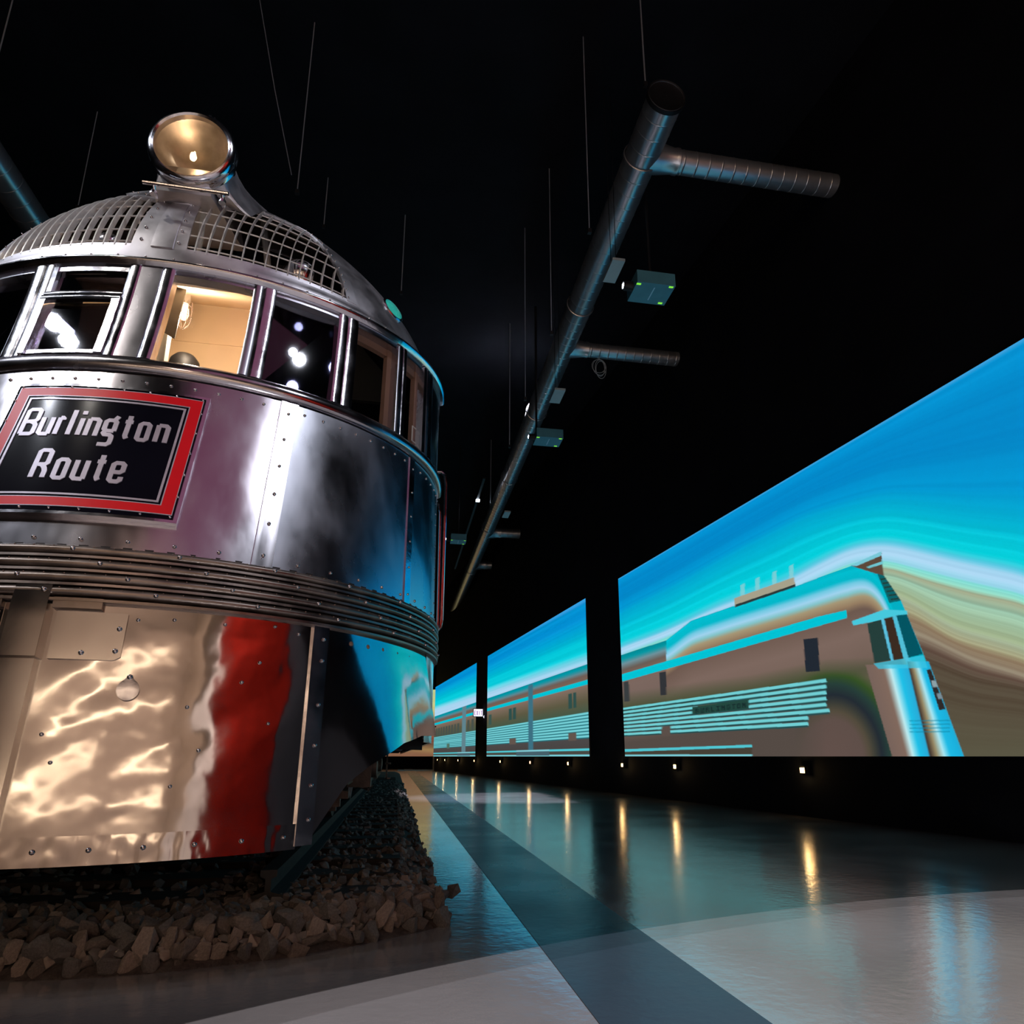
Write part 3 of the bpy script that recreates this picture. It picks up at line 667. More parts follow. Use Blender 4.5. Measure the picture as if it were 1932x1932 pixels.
def stone_mesh(k):
    r = random.Random(k); bm = bmesh.new()
    for _ in range(13):
        v = Vector((r.gauss(0, 1), r.gauss(0, 1), r.gauss(0, 1))).normalized()*r.uniform(.8, 1.05)
        bm.verts.new((v.x*.5, v.y*.5*r.uniform(.8, 1), v.z*.5))
    bmesh.ops.convex_hull(bm, input=bm.verts)
    for v in [v for v in bm.verts if not v.link_faces]: bm.verts.remove(v)
    bmesh.ops.bevel(bm, geom=list(bm.edges), offset=.03, segments=1, affect='EDGES') if k % 3 == 0 else None
    me = bpy.data.meshes.new('stone'); bm.to_mesh(me); bm.free(); me.materials.append(M[('stone', 'stone2', 'stone', 'stone3')[k % 4]]); return me
SM = [stone_mesh(k) for k in range(12)]
cand = []
# front face and edges first
s = -2.75
while s < SR:
    for layer, (dz, dt) in enumerate(((.028, .02), (.078, .055), (.105, .12))):
        ss = s+rnd.uniform(-.02, .02)+layer*.03
        cand.append((ss, t_front(ss)+dt+rnd.uniform(-.01, .02), dz, rnd.uniform(.08, .15), layer == 0 or layer == 1))
    s += .066
for _ in range(420):
    ss = rnd.uniform(-2.7, SR-.08); tt = t_front(ss)+.14+abs(rnd.gauss(0, .30))
    cand.append((ss, tt, mound_z(ss, tt)+.012, rnd.uniform(.045, .10), False))
def keep(c): return c[0] > -2.2 and c[1] < 4.2
cand = [c for c in cand if keep(c)]
cand.sort(key=lambda c: -(c[3]/c[1])*(1.6 if c[4] else 1))
for i, (ss, tt, z, sz, up) in enumerate(cand[:298]):
    o = bpy.data.objects.new('stone', SM[rnd.randrange(12)]); COL.objects.link(o); adopt(o, BAL)
    o.location = (ss, tt, z)
    if up: o.scale = (sz*rnd.uniform(.55, .95), sz*.75, sz*rnd.uniform(.8, 1.25)); o.rotation_euler = (rnd.uniform(-.35, .1), rnd.uniform(-.4, .4), rnd.uniform(-.5, .5))
    else: o.scale = (sz*rnd.uniform(.8, 1.3), sz*rnd.uniform(.7, 1.1), sz*rnd.uniform(.55, .9)); o.rotation_euler = tuple(rnd.uniform(-1, 1) for _ in range(3))
rest = cand[298:]
for _ in range(3800):
    ss = rnd.uniform(SL+.03, SR-.01) if rnd.random() < .5 else rnd.uniform(-.8, SR-.01); q = rnd.random()**1.9; tt = t_front(ss)+.05+q*15
    rest.append((ss, tt, mound_z(ss, tt)+rnd.uniform(-.005, .02), rnd.uniform(.035, .085), False))
for mi in range(3):
    mb = MB()
    for j, (ss, tt, z, sz, up) in enumerate(rest):
        if j % 3 != mi: continue
        me = SM[[0, 1, 3][mi] + 4*(rnd.randrange(2))]
        mt = Matrix.Translation((ss, tt, z)) @ Matrix.Rotation(rnd.uniform(0, 6.28), 4, Vector((rnd.random(), rnd.random(), rnd.random()+.01)).normalized()) @ Matrix.Diagonal((sz*rnd.uniform(.8, 1.2), sz, sz*rnd.uniform(.6, .9), 1))
        mb.add([mt @ v.co for v in me.vertices], [tuple(p.vertices) for p in me.polygons])
    mb.obj('stones', M[['stone', 'stone2', 'stone3'][mi]], BAL, smooth=False, kind='stuff')
TRK = empty('railway_track', (SC, 3, 0), 'dark railway track with wooden ties running under the locomotive', 'track')
for k in range(34):
    t = 3.30+k*.52
    mb = MB(); mb.box((SC-1.31, t, .02), (SC+1.31, t+.2, .125)); mb.obj('tie', M['tie'], TRK, smooth=False)
for sg in (1, -1):
    x = SC+sg*.75; mb = MB(); pr = [(-.065, .125), (.065, .125), (.065, .135), (.012, .15), (.012, .20), (.034, .21), (.034, .235), (-.034, .235), (-.034, .21), (-.012, .20), (-.012, .15), (-.065, .135)]
    n = len(pr); mb.add([(x+a, 3.25, b) for a, b in pr]+[(x+a, 25, b) for a, b in pr], [tuple(range(n)), tuple(range(2*n-1, n-1, -1))]+[(i, (i+1) % n, (i+1) % n+n, i+n) for i in range(n)])
    mb.obj('rail', M['rail'], TRK, smooth=False)

# ------------------------------------------------------------------ hall shell
def floor_mat(name, col, rough, sp):
    m = mat(name, col, 0, rough, .10, 1.6, (1, 1, 1), 0, 30, .04, sp)
    nt = m.node_tree; N = nt.nodes; L = nt.links; p = N['Principled BSDF']
    tc = N.new('ShaderNodeTexCoord'); n2 = N.new('ShaderNodeTexNoise'); n2.inputs['Scale'].default_value = 22; n2.inputs['Detail'].default_value = 4
    L.new(tc.outputs['Object'], n2.inputs[0]); b = N.new('ShaderNodeBump'); b.inputs['Strength'].default_value = .5; b.inputs['Distance'].default_value = .0022
    n3 = N.new('ShaderNodeTexNoise'); n3.inputs['Scale'].default_value = 3.0; L.new(tc.outputs['Object'], n3.inputs[0])
    ad = N.new('ShaderNodeMath'); ad.operation = 'ADD'; ml = N.new('ShaderNodeMath'); ml.operation = 'MULTIPLY'; ml.inputs[1].default_value = 1.5
    L.new(n3.outputs['Fac'], ml.inputs[0]); L.new(n2.outputs['Fac'], ad.inputs[0]); L.new(ml.outputs[0], ad.inputs[1])
    L.new(ad.outputs[0], b.inputs['Height']); L.new(b.outputs[0], p.inputs['Normal']); L.new(b.outputs[0], p.inputs['Coat Normal'])
    return m
M['floor'] = floor_mat('floor_light_resin', (.17, .16, .16), .17, 1.0)
M['floor'].node_tree.nodes['Principled BSDF'].inputs['Coat Weight'].default_value = .8; M['floor'].node_tree.nodes['Principled BSDF'].inputs['Coat Roughness'].default_value = .15
M['floor_dark'] = floor_mat('floor_dark_stripe', (.024, .032, .044), .30, .30)
WS = lambda t: 5.69-.1016*t
mb = MB(); mb.box((-11, -12.6, -.05), (8, 45, 0)); mb.obj('floor', M['floor'], kind='structure', smooth=False)
mb = MB(); mb.box((.58, -12.6, -.01), (1.04, 42, .002)); mb.obj('floor_stripe', M['floor_dark'], kind='structure', smooth=False)
mb = MB(); mb.box((-11, -12.6, 9.0), (8, 45, 9.1)); mb.obj('ceiling', M['hall'], kind='structure', smooth=False)
mb = MB(); mb.box((-11.1, -12.6, 0), (-11, 45, 9)); mb.obj('wall_left', M['hall'], kind='structure', smooth=False)
mb = MB(); mb.box((-11, -12.7, 0), (8, -12.6, 9)); mb.obj('wall_back', M['beige'], kind='structure', smooth=False)
mb = MB(); mb.box((-11, 42.0, 0), (7, 42.1, 9)); mb.obj('wall_far', M['hall'], kind='structure', smooth=False)
def wallslab(t0, t1, z0, z1, d0, d1):
    a = [(WS(t0)-d0, t0, z0), (WS(t0)-d1, t0, z0), (WS(t1)-d1, t1, z0), (WS(t1)-d0, t1, z0)]
    return [a[0], a[1], (a[1][0], a[1][1], z1), (a[0][0], a[0][1], z1), a[3], a[2], (a[2][0], a[2][1], z1), (a[3][0], a[3][1], z1)]
mb = MB(); mb.hexa(wallslab(-12.6, 36.5, 0, 9, -.02, -.2)); mb.obj('wall_right', M['hall'], kind='structure', smooth=False)
mb = MB(); mb.hexa(wallslab(36.3, 36.5, 0, .70, .03, -.02)); mb.obj('trim_1', M['trim'], kind='structure', smooth=False)
mb = MB(); mb.box((.2, 36.2, 0), (WS(36.4), 36.26, .05)); mb.obj('trim_2', M['trim'], kind='structure', smooth=False)
mb = MB(); mb.hexa(wallslab(-12.6, -6.5, 0, 8.9, .02, -.02)); mb.obj('wall_lobby', M['beige'], kind='structure', smooth=False)
# red panel and warm strips added behind the viewpoint to give the nose reflections
mb = MB(); mb.hexa(wallslab(-6.6, -.6, .1, 8.5, .04, -.0)); mb.obj('wall_added_panel', M['added_panel'], smooth=False, label='tall red panel added on the unseen wall for its reflection', cat='added_panel')
M['strip'] = emit('added_warm_strip', (1, .80, .56), 17)
for i, (a, b, z) in enumerate(((-8.5, .2, 3.2), (1.0, 5.8, 2.8), (-7.5, 5.6, 5.2))):
    mb = MB(); mb.box((a, -12.58, z-.018), (b, -12.53, z+.018)); mb.obj('added_strip', M['strip'], smooth=False, group='warm strips added on the unseen lobby wall for reflections', label=('long low warm strip added on the left of the unseen lobby wall', 'low warm strip added on the right of the unseen lobby wall', 'highest and longest warm strip added on the unseen lobby wall')[i], cat='light')

# ------------------------------------------------------------------ projection screens, colours computed per vertex on the wall
def project(s, t, h):
    p = s[..., None]*RV+t[..., None]*TV+h[..., None]*UV
    return CX+F*p[..., 0]/p[..., 2], CY+F*p[..., 1]/p[..., 2]
def lin(c): c = np.asarray(c, float)/255; return np.where(c > .04045, ((c+.055)/1.055)**2.4, c/12.92)
def inpoly(u, v, poly):
    r = np.zeros(u.shape, bool); n = len(poly); j = n-1
    for i in range(n):
        xi, yi = poly[i]; xj, yj = poly[j]
        c = ((yi > v) != (yj > v)) & (u < (xj-xi)*(v-yi)/((yj-yi) if yj != yi else 1e-9)+xi); r ^= c; j = i
    return r
def ramp(x, xs, cs):
    cs = np.array(cs, float); return np.stack([np.interp(x, xs, cs[:, k]) for k in range(3)], -1)
RS = np.random.RandomState(3)
def streak(x, freq, seed):
    r = np.random.RandomState(seed).rand(4096); i = np.floor(x*freq).astype(int); f = x*freq-i; f = f*f*(3-2*f)
    return r[i % 4096]*(1-f)+r[(i+1) % 4096]*f-.5
PALE = (163, 212, 240); CY1 = (0, 200, 218); BL = (0, 143, 208)
LV = [   # sky flow lines (x list, y list); right-hand dip invented for the skirt reflection
 ([1000, 1178, 1271, 1393, 1514, 1589, 1668, 1746, 1835, 1932, 2200, 2600, 3200], [1260, 1155, 1110, 1042, 981, 960, 944, 951, 962, 969, 1030, 1300, 1300]),
 ([1000, 1172, 1251, 1352, 1474, 1555, 1607, 1664, 1717, 1798, 1932, 2200, 2600, 3200], [1298, 1219, 1191, 1143, 1098, 1054, 1030, 1021, 1030, 1050, 1078, 1215, 1418, 1418]),
 ([1000, 1172, 1352, 1474, 1607, 1668, 1757, 1838, 1932, 2200, 2600, 3200], [1310, 1236, 1165, 1125, 1060, 1056, 1080, 1100, 1121, 1270, 1421, 1421]),
 ([1000, 1607, 1668, 1757, 1838, 1932, 2200, 2600, 3200], [1330, 1080, 1070, 1100, 1122, 1141, 1310, 1423, 1423]),
 ([1000, 1607, 1697, 1798, 1932, 2200, 2600, 3200], [1350, 1110, 1116, 1178, 1215, 1345, 1424, 1424]),
 ([1000, 1607, 1717, 1798, 1932, 2200, 2600, 3200], [1370, 1140, 1152, 1205, 1243, 1365, 1425, 1425]),
 ([1000, 1607, 1737, 1838, 1932, 2200, 2600, 3200], [1390, 1170, 1198, 1248, 1276, 1385, 1426, 1426]),
 ([1000, 1607, 1753, 1838, 1932, 2200, 2600, 3200], [1410, 1210, 1250, 1285, 1300, 1395, 1427, 1427])]
GX = np.arange(900, 3300, 4.)
def SI(u, xs, ys, w_=17):
    g_ = np.interp(GX, xs, ys); k_ = np.hanning(w_+2)[1:-1]; k_ /= k_.sum(); g_ = np.convolve(np.pad(g_, w_//2, 'edge'), k_, 'valid'); return np.interp(u, GX, g_)
def sky(u, v, top):
    Y = [top]+[SI(u, xs, ys, 25) for xs, ys in LV]+[np.full(u.shape, 1430.)]
    Y2 = [Y[0]]
    for y in Y[1:]: Y2.append(np.maximum(y, Y2[-1]+1))
    wv = np.zeros(u.shape)
    for k in range(len(Y2)-1):
        f = (v-Y2[k])/(Y2[k+1]-Y2[k]); wv = np.where(v >= Y2[k], k+np.clip(f, 0, 1), wv)
    c = ramp(wv, [0, .03, .5, .85, 1, 1.5, 1.82, 1.93, 2.0, 2.25, 2.6, 2.95, 3.05, 3.6, 4.0, 4.3, 5, 5.3, 6, 6.3, 7, 7.4, 8, 9],
             [(60, 160, 220), (0, 146, 210), (0, 138, 203), (0, 155, 212), (0, 170, 210), (0, 195, 215), (0, 205, 218), (60, 210, 225), (95, 205, 230), (160, 210, 238), (172, 214, 242), (150, 215, 235), (130, 222, 215), (150, 222, 200), (160, 165, 135), (150, 190, 165), (160, 178, 140), (170, 185, 155), (168, 165, 130), (140, 120, 95), (150, 138, 118), (95, 75, 64), (84, 72, 58), (88, 84, 66)])
    st = streak(wv, 9, 1)*16+streak(wv, 23, 2)*12+streak(wv, 61, 3)*7
    amp = np.interp(wv, [0, 1, 2, 2.2, 3, 4, 7, 8, 9], [.6, .8, .9, .35, .5, 1.5, 1.4, .8, .25])
    return c+(st*amp)[..., None]*np.array([.8, 1, .9])
def band_train(fr, tt):         # coaches: colours by height fraction
    c = ramp(fr, [0, .010, .012, .033, .035, .047, .049, .107, .109, .268, .27, .34, .44, .441, .47, .471, .50, .523, .55, .569],
             [(120, 205, 215), (120, 205, 215), (74, 70, 66), (70, 74, 66), (80, 200, 212), (80, 200, 212), (72, 68, 66), (76, 72, 72), (70, 140, 150), (80, 150, 155), (70, 88, 70), (92, 88, 66), (132, 110, 98), (0, 190, 208), (0, 196, 214), (122, 98, 82), (112, 92, 84), (95, 135, 145), (0, 150, 165), (0, 140, 155)])
    sl = (fr > .108) & (fr < .268); ph = (fr-.108)/.16*8 % 1
    c = np.where((sl & (ph < .38))[..., None], np.array((30, 105, 115)), np.where(sl[..., None], np.array((115, 205, 212)), c))
    return c
def paint(idx, u, v, t, fr):
    t = t+0.*fr
    if idx in (1, 2):
        x = 1-fr; c = ramp(x+.04*(t-20)/10, [0, .02, .10, .16, .26, .33, .36, .40, .43], [(50, 155, 222), (0, 143, 208), (0, 140, 208), (0, 160, 212), (0, 195, 214), (10, 205, 220), (100, 210, 228), (165, 213, 240), (172, 214, 242)])
        c = c+(streak(x*2+.004*t, 18, 5)*14+streak(x*2, 60, 6)*9)[..., None]*np.array([.7, 1, .9])
        c = np.where((fr < .569)[..., None], band_train(fr, t), c)
        gangway = ([(15.6, 0)] if False else [])
        for ta, tb, f0, f1, col in ((19.0, 19.45, .04, .56, (60, 112, 130)), (28.3, 29.1, .03, .57, (95, 130, 140)),
                                    (15.55, 15.75, .31, .41, (45, 78, 74)), (15.85, 16.1, .31, .41, (45, 78, 74)), (21.2, 21.6, .31, .41, (45, 78, 74)), (20.75, 21.1, .31, .41, (45, 78, 74)), (23.9, 24.3, .30, .40, (60, 85, 78)),
                                    (15.6, 16.15, .10, .15, (98, 84, 76)), (20.75, 21.5, .10, .15, (98, 84, 76)), (31.9, 32.6, .10, .16, (80, 110, 95))):
            c = np.where(((t > ta) & (t < tb) & (fr > f0) & (fr < f1))[..., None], np.array(col), c)
        if idx == 1:
            for k in range(9):
                ta = 29.7+k*.72; c = np.where(((t > ta) & (t < ta+.45) & (fr > .27) & (fr < .39))[..., None], np.array((72, 80, 74)), c)
            for ta in (26.8, 27.6): c = np.where(((t > ta) & (t < ta+.4) & (fr > .28) & (fr < .40))[..., None], np.array((72, 80, 74)), c)
        for ta, tb in ((17.6, 20.7), (27.4, 30.0)):
            c = np.where(((t > ta) & (t < tb) & (fr > .005) & (fr < .05))[..., None], np.array((70, 95, 105)), c)
            c = np.where(((t > ta) & (t < tb) & (fr > .036) & (fr < .048))[..., None], np.array((130, 205, 215)), c)
        return c
    if idx == 4:
        x = 1-fr; w_ = x+.12*np.sin(t*.5+1)
        return ramp(w_, [0, .2, .4, .5, .6, .75, 1.1], [(0, 140, 205), (0, 160, 212), (0, 200, 218), (160, 212, 240), (150, 190, 160), (110, 95, 78), (80, 76, 60)])+(streak(w_, 40, 8)*16)[..., None]
    top = 1427-(u-602)*.5916
    c = sky(u, v, top)
    def PO(poly, col, blend=1.):
        nonlocal c
        m = inpoly(u, v, poly); cc = col if not callable(col) else col(u, v)
        cc = np.array(cc, float); c = np.where(m[..., None], c*(1-blend)+cc*blend, c)
    # loco body silhouette
    rx = [1165, 1172, 1257, 1304, 1385, 1502, 1560, 1607, 1640, 1664, 1680, 1700, 1711, 1743, 1753, 1781, 1798, 1820]
    ry = [1239, 1236, 1208, 1171, 1143, 1106, 1084, 1067, 1068, 1082, 1104, 1133, 1159, 1236, 1262, 1341, 1384, 1430]
    body = inpoly(u, v, list(zip(rx, ry))+[(1165, 1430)])
    # distance below the roof line, with the bands bending down at the nose
    rl = SI(u, [1165, 1257, 1304, 1385, 1502, 1590, 1615, 1640, 1664, 1690, 1720], [1239, 1208, 1171, 1143, 1106, 1076, 1070, 1072, 1098, 1160, 1240], 11)
    d = (v-rl)
    lf = u < 1257
    sc_ = np.interp(u, [1257, 1600, 1690], [1, 1.2, .9])
    bc = ramp(np.where(lf, (v-np.interp(u, [1165, 1257], [1238, 1208]))*1.05, d/sc_), [0, 4, 16, 24, 33, 40, 48, 58, 70, 110, 175, 400], [(0, 175, 195), (0, 190, 208), (0, 182, 200), (110, 200, 225), (160, 210, 238), (130, 195, 200), (165, 150, 118), (150, 126, 98), (108, 88, 78), (124, 103, 94), (112, 94, 84), (84, 72, 66)])
    bl = ramp((v-np.interp(u, [1165, 1257], [1238, 1208])), [0, 8, 18, 30, 38, 60, 400], [(0, 130, 145), (0, 150, 160), (110, 145, 155), (105, 92, 84), (120, 98, 86), (122, 102, 94), (84, 72, 66)])
    bc = np.where(lf[..., None], bl, bc)
    # green shade toward the slats and lower brown
    gy = np.interp(u, [1165, 1300, 1420, 1560, 1640], [1335, 1316, 1300, 1270, 1268])
    g = np.clip(1-np.abs(v-gy-6)/34., 0, 1)
    bc = bc*(1-.8*g[..., None])+np.array((58, 74, 44))*.8*g[..., None]
    low = np.clip((v-gy-40)/30, 0, 1); bc = bc*(1-low[..., None])+np.array((84, 74, 68))*low[..., None]
    c = np.where(body[..., None], bc, c)
    # arch shapes of the nose side
    dx = np.hypot((u-1570)/110., (v-1440)/150.)
    arch = body & (u > 1500) & (v > 1262)
    ac = ramp(dx, [0, .55, .66, .74, .86, 1.0, 1.12, 1.3], [(98, 80, 74), (94, 78, 72), (82, 74, 60), (62, 62, 54), (34, 42, 50), (38, 62, 56), (52, 80, 36), (110, 92, 82)])
    aw = np.clip((u-1500)/60, 0, 1)*np.clip((v-1262)/16, 0, 1)
    c = np.where(arch[..., None], c*(1-aw[..., None])+ac*aw[..., None], c)
    # cyan stripe, slats, plate, windows
    PO([(1170, 1273), (1545, 1163), (1597, 1151), (1598, 1166), (1174, 1286)], (0, 194, 212))
    for k in range(8):
        f0 = (k+.05)/8; f1 = (k+.62)/8; xr = 1564 if k in (5,) else (1558 if k < 6 else 1524)
        yl = lambda f: 1335+(1390-1335)*f
        yr = lambda f: 1280+(1381-1280)*f*.9
        def yy(x, f): return yl(f)+(yr(f)-yl(f))*(x-1176)/(1558-1176)
        PO([(1165, yy(1165, f0)), (xr, yy(xr, f0)), (xr+2, yy(xr, f1)), (1165, yy(1165, f1))], (112, 205, 210))
        PO([(1165, yy(1165, f1)), (xr, yy(xr, f1)), (xr+2, yy(xr, (k+.95)/8)), (1165, yy(1165, (k+.95)/8))], (38, 76, 78))
    PO([(1248, 1372), (1265, 1369), (1265, 1388), (1248, 1388)], (90, 78, 72))
    PO([(1306, 1334), (1413, 1319), (1413, 1337), (1306, 1348)], (34, 70, 62))
    F3 = {'B': '110101110101110', 'U': '101101101101111', 'R': '110101110101101', 'L': '100100100100111', 'I': '111010010010111', 'N': '101111111101101', 'G': '111100101101111', 'T': '111010010010010', 'O': '111101101101111'}
    for k, ch in enumerate('BURLINGTON'):
        x0 = 1312+k*9.8
        for q, bit in enumerate(F3[ch]):
            if bit == '1':
                a = x0+(q % 3)*2.3; b = 1337-(a-1312)*.125+(q//3)*1.9
                PO([(a, b), (a+2.3, b), (a+2.3, b+1.9), (a, b+1.9)], (22, 44, 44))
    PO([(1516, 1206), (1543, 1203), (1547, 1266), (1520, 1268)], (33, 40, 50))
    PO([(1244, 1269), (1256, 1267), (1258, 1311), (1246, 1312)], (48, 50, 54))
    PO([(1176, 1287), (1186, 1285), (1188, 1323), (1178, 1324)], (56, 60, 62))
    PO([(1165, 1414), (1419, 1405), (1419, 1410), (1165, 1419)], (80, 196, 208))
    PO([(1165, 1424), (1419, 1423), (1419, 1427), (1165, 1427)], (120, 200, 210))
    PO([(1165, 1419), (1419, 1410), (1419, 1423), (1165, 1424)], (68, 64, 54))
    # nose: windows
    PO([(1607, 1172), (1668, 1150), (1711, 1152), (1712, 1160), (1664, 1170), (1610, 1180)], (70, 200, 220))
    PO([(1636, 1176), (1664, 1169), (1682, 1246), (1650, 1251)], (36, 62, 58))
    PO([(1662, 1168), (1668, 1167), (1686, 1246), (1681, 1247)], (90, 190, 220))
    PO([(1668, 1167), (1686, 1163), (1705, 1243), (1686, 1246)], (58, 42, 32))
    PO([(1684, 1163), (1691, 1161), (1714, 1241), (1705, 1243)], (80, 190, 215))
    PO([(1691, 1161), (1711, 1159), (1741, 1234), (1714, 1241)], (0, 84, 98))
    # vertical bright columns below the windows
    def column(x0, y0, x1, y1, wtop, wbot, cols, xs):
        nonlocal c
        f = (v-y0)/(y1-y0); ww = wtop+(wbot-wtop)*f; xx = x0+(x1-x0)*f; q = (u-xx)/ww
        m = (f >= 0) & (f <= 1) & (q >= 0) & (q <= 1)
        c = np.where(m[..., None], ramp(q, xs, cols), c)
    column(1633, 1254, 1684, 1430, 82, 72, [(118, 98, 90), (128, 104, 92), (190, 235, 240), (30, 190, 230), (40, 170, 215), (70, 56, 48)], [0, .38, .55, .75, .96, 1])
    column(1712, 1248, 1756, 1430, 40, 64, [(60, 48, 42), (150, 135, 100), (170, 230, 242), (30, 185, 228), (25, 175, 220), (40, 170, 205)], [0, .2, .42, .62, .9, 1])
    PO([(1648, 1252), (1742, 1236), (1750, 1260), (1658, 1262)], (60, 195, 225), .75)
    for yq in (1359, 1366, 1373, 1380): PO([(1716, yq), (1792, yq-1), (1793, yq+1.5), (1716, yq+2)], (20, 130, 160), .6)
    PO([(1748, 1264), (1756, 1262), (1784, 1338), (1772, 1340)], (44, 40, 40))
    PO([(1757, 1284), (1765, 1284), (1770, 1296), (1760, 1297)], (140, 160, 165)); PO([(1767, 1308), (1775, 1308), (1779, 1318), (1770, 1319)], (120, 140, 150))
    # fin, grille, roof horns
    PO([(1604, 1067), (1663, 1040), (1664, 1060), (1668, 1087)], (92, 72, 58))
    PO([(1604, 1067), (1663, 1040), (1663, 1048), (1616, 1068)], (120, 200, 215)); PO([(1634, 1070), (1666, 1058), (1666, 1064), (1640, 1072)], (110, 195, 205))
    PO([(1655, 1082), (1668, 1086), (1700, 1133), (1678, 1138)], (8, 98, 104))
    for k in range(6): PO([(1660+k*4, 1092+k*7.5), (1672+k*5, 1090+k*7.5), (1672+k*5, 1093+k*7.5), (1661+k*4, 1095+k*7.5)], (30, 60, 56))
    for a, b in ((1397, 1102), (1425, 1090), (1457, 1078), (1489, 1066)):
        PO([(a, b+2), (a+8, b-2), (a+8, b+30), (a, b+33)], (140, 205, 212), .8)
    PO([(1385, 1129), (1498, 1089), (1501, 1106), (1387, 1145)], (165, 160, 138)); PO([(1387, 1141), (1501, 1102), (1501, 1107), (1387, 1146)], (40, 55, 55))
    return c
def screen_mat(name):
    m = bpy.data.materials.new(name); m.use_nodes = True; nt = m.node_tree; N = nt.nodes; L = nt.links; p = N['Principled BSDF']
    p.inputs['Base Color'].default_value = (.02, .02, .02, 1); p.inputs['Roughness'].default_value = .9; p.inputs['Specular IOR Level'].default_value = 0
    a = N.new('ShaderNodeAttribute'); a.attribute_name = 'picture'; L.new(a.outputs['Color'], p.inputs['Emission Color']); p.inputs['Emission Strength'].default_value = 1.0
    return m
M['screen'] = screen_mat('projected_picture')
def screen(idx, ta, tb, nx, ny, label, tpow=1.):
    g = empty('projection_screen', (WS((ta+tb)/2), (ta+tb)/2, H), label, 'screen')
    # columns spaced evenly as seen along the aisle
    q = np.linspace(0, 1, nx+1)
    if idx == 3: t = np.concatenate([np.linspace(ta, 4.25, 26)[:-1], 1/((1/4.25)*(1-q)+(1/tb)*q)]); nx = len(t)-1
    else: t = 1/((1/ta)*(1-q)+(1/tb)*q)
    fr = np.linspace(0, 1, ny+1); T_, F_ = np.meshgrid(t, fr); S_ = 5.68-.1016*T_
    u, v = project(S_, T_, F_*3.52)
    dt_ = np.gradient(t)[None, :]*.25; df = .25/ny; col = 0
    for a_, b_ in ((-1, -1), (1, -1), (-1, 1), (1, 1)):
        Tj = T_+a_*dt_; Fj = F_+b_*df; uj, vj = project(5.68-.1016*Tj, Tj, Fj*3.52)
        col = col+lin(np.clip(paint(idx, uj, vj, Tj, Fj), 0, 255))/4
    me = bpy.data.meshes.new('picture'); W = nx+1; n = W*(ny+1)
    co = np.stack([S_, T_, F_*3.52+H], -1).reshape(-1, 3)
    i = (np.arange(ny)[:, None]*W+np.arange(nx)[None]).reshape(-1); fa = np.stack([i, i+W, i+W+1, i+1], -1)
    me.vertices.add(n); me.vertices.foreach_set('co', co.astype('f').ravel())
    me.loops.add(fa.size); me.loops.foreach_set('vertex_index', fa.astype('i').ravel())
    me.polygons.add(len(fa)); me.polygons.foreach_set('loop_start', (np.arange(len(fa))*4).astype('i')); me.polygons.foreach_set('loop_total', np.full(len(fa), 4, 'i'))
    me.update(); me.validate()
    at = me.attributes.new('picture', 'FLOAT_COLOR', 'POINT'); at.data.foreach_set('color', np.concatenate([col.reshape(-1, 3), np.ones((n, 1))], 1).astype('f').ravel())
    me.materials.append(M['screen']); o = bpy.data.objects.new('picture', me); COL.objects.link(o); adopt(o, g)
    o['label'] = 'projected moving picture'
    mb = MB(); mb.hexa(wallslab(ta-.01, tb+.01, H-.01, H+3.53, .008, -.02)); mb.obj('screen_backing', M['black'], g, smooth=False)
    return g
screen(3, 3.10, 12.98, 500, 460, 'largest nearest glowing screen showing a streamlined train nose and blue sky streaks')
screen(2, 14.82, 24.56, 150, 300, 'middle glowing screen showing train coaches under a blue sky')
screen(1, 26.42, 36.48, 90, 180, 'farthest narrow glowing screen on the right wall beside the exit sign')
# sunset picture on the far wall
def farscreen():
    g = empty('end_wall_screen', (-2.5, 41.9, H), 'warm orange sunset screen on the far end wall behind the locomotive', 'screen')
    nx, ny = 30, 40; x = np.linspace(-8, 2.3, nx+1); f = np.linspace(0, 1, ny+1); X, F_ = np.meshgrid(x, f)
    c = ramp(F_+.02*X, [-.1, .06, .14, .22, .30, .42, .55, .75, 1], [(120, 82, 62), (140, 100, 76), (158, 128, 84), (104, 76, 60), (128, 74, 56), (150, 84, 68), (150, 110, 90), (200, 195, 130), (190, 200, 140)])
    c = c+(streak(F_*3+.1*X, 14, 9)*18)[..., None]
    me = bpy.data.meshes.new('picture'); W = nx+1; vs = np.stack([X, 0*X+41.9, F_*3.9+H], -1).reshape(-1, 3)
    fs = [(j*W+i, j*W+i+1, (j+1)*W+i+1, (j+1)*W+i) for j in range(ny) for i in range(nx)]
    me.from_pydata([tuple(p) for p in vs], [], fs)
    at = me.attributes.new('picture', 'FLOAT_COLOR', 'POINT'); at.data.foreach_set('color', np.concatenate([lin(np.clip(c, 0, 255)).reshape(-1, 3), np.ones((len(vs), 1))], 1).astype('f').ravel())
    me.materials.append(M['screen']); o = bpy.data.objects.new('picture', me); COL.objects.link(o); adopt(o, g)
    mb = MB(); mb.box((-8.05, 41.91, H-.03), (2.35, 41.99, H+3.95)); mb.obj('screen_backing', M['black'], g, smooth=False)
    mb = MB(); mb.box((-8.2, 41.7, 0), (2.3, 41.98, H-.04)); o = mb.obj('wall_far_plinth', M['hall'], None, smooth=False, kind='structure')
farscreen()
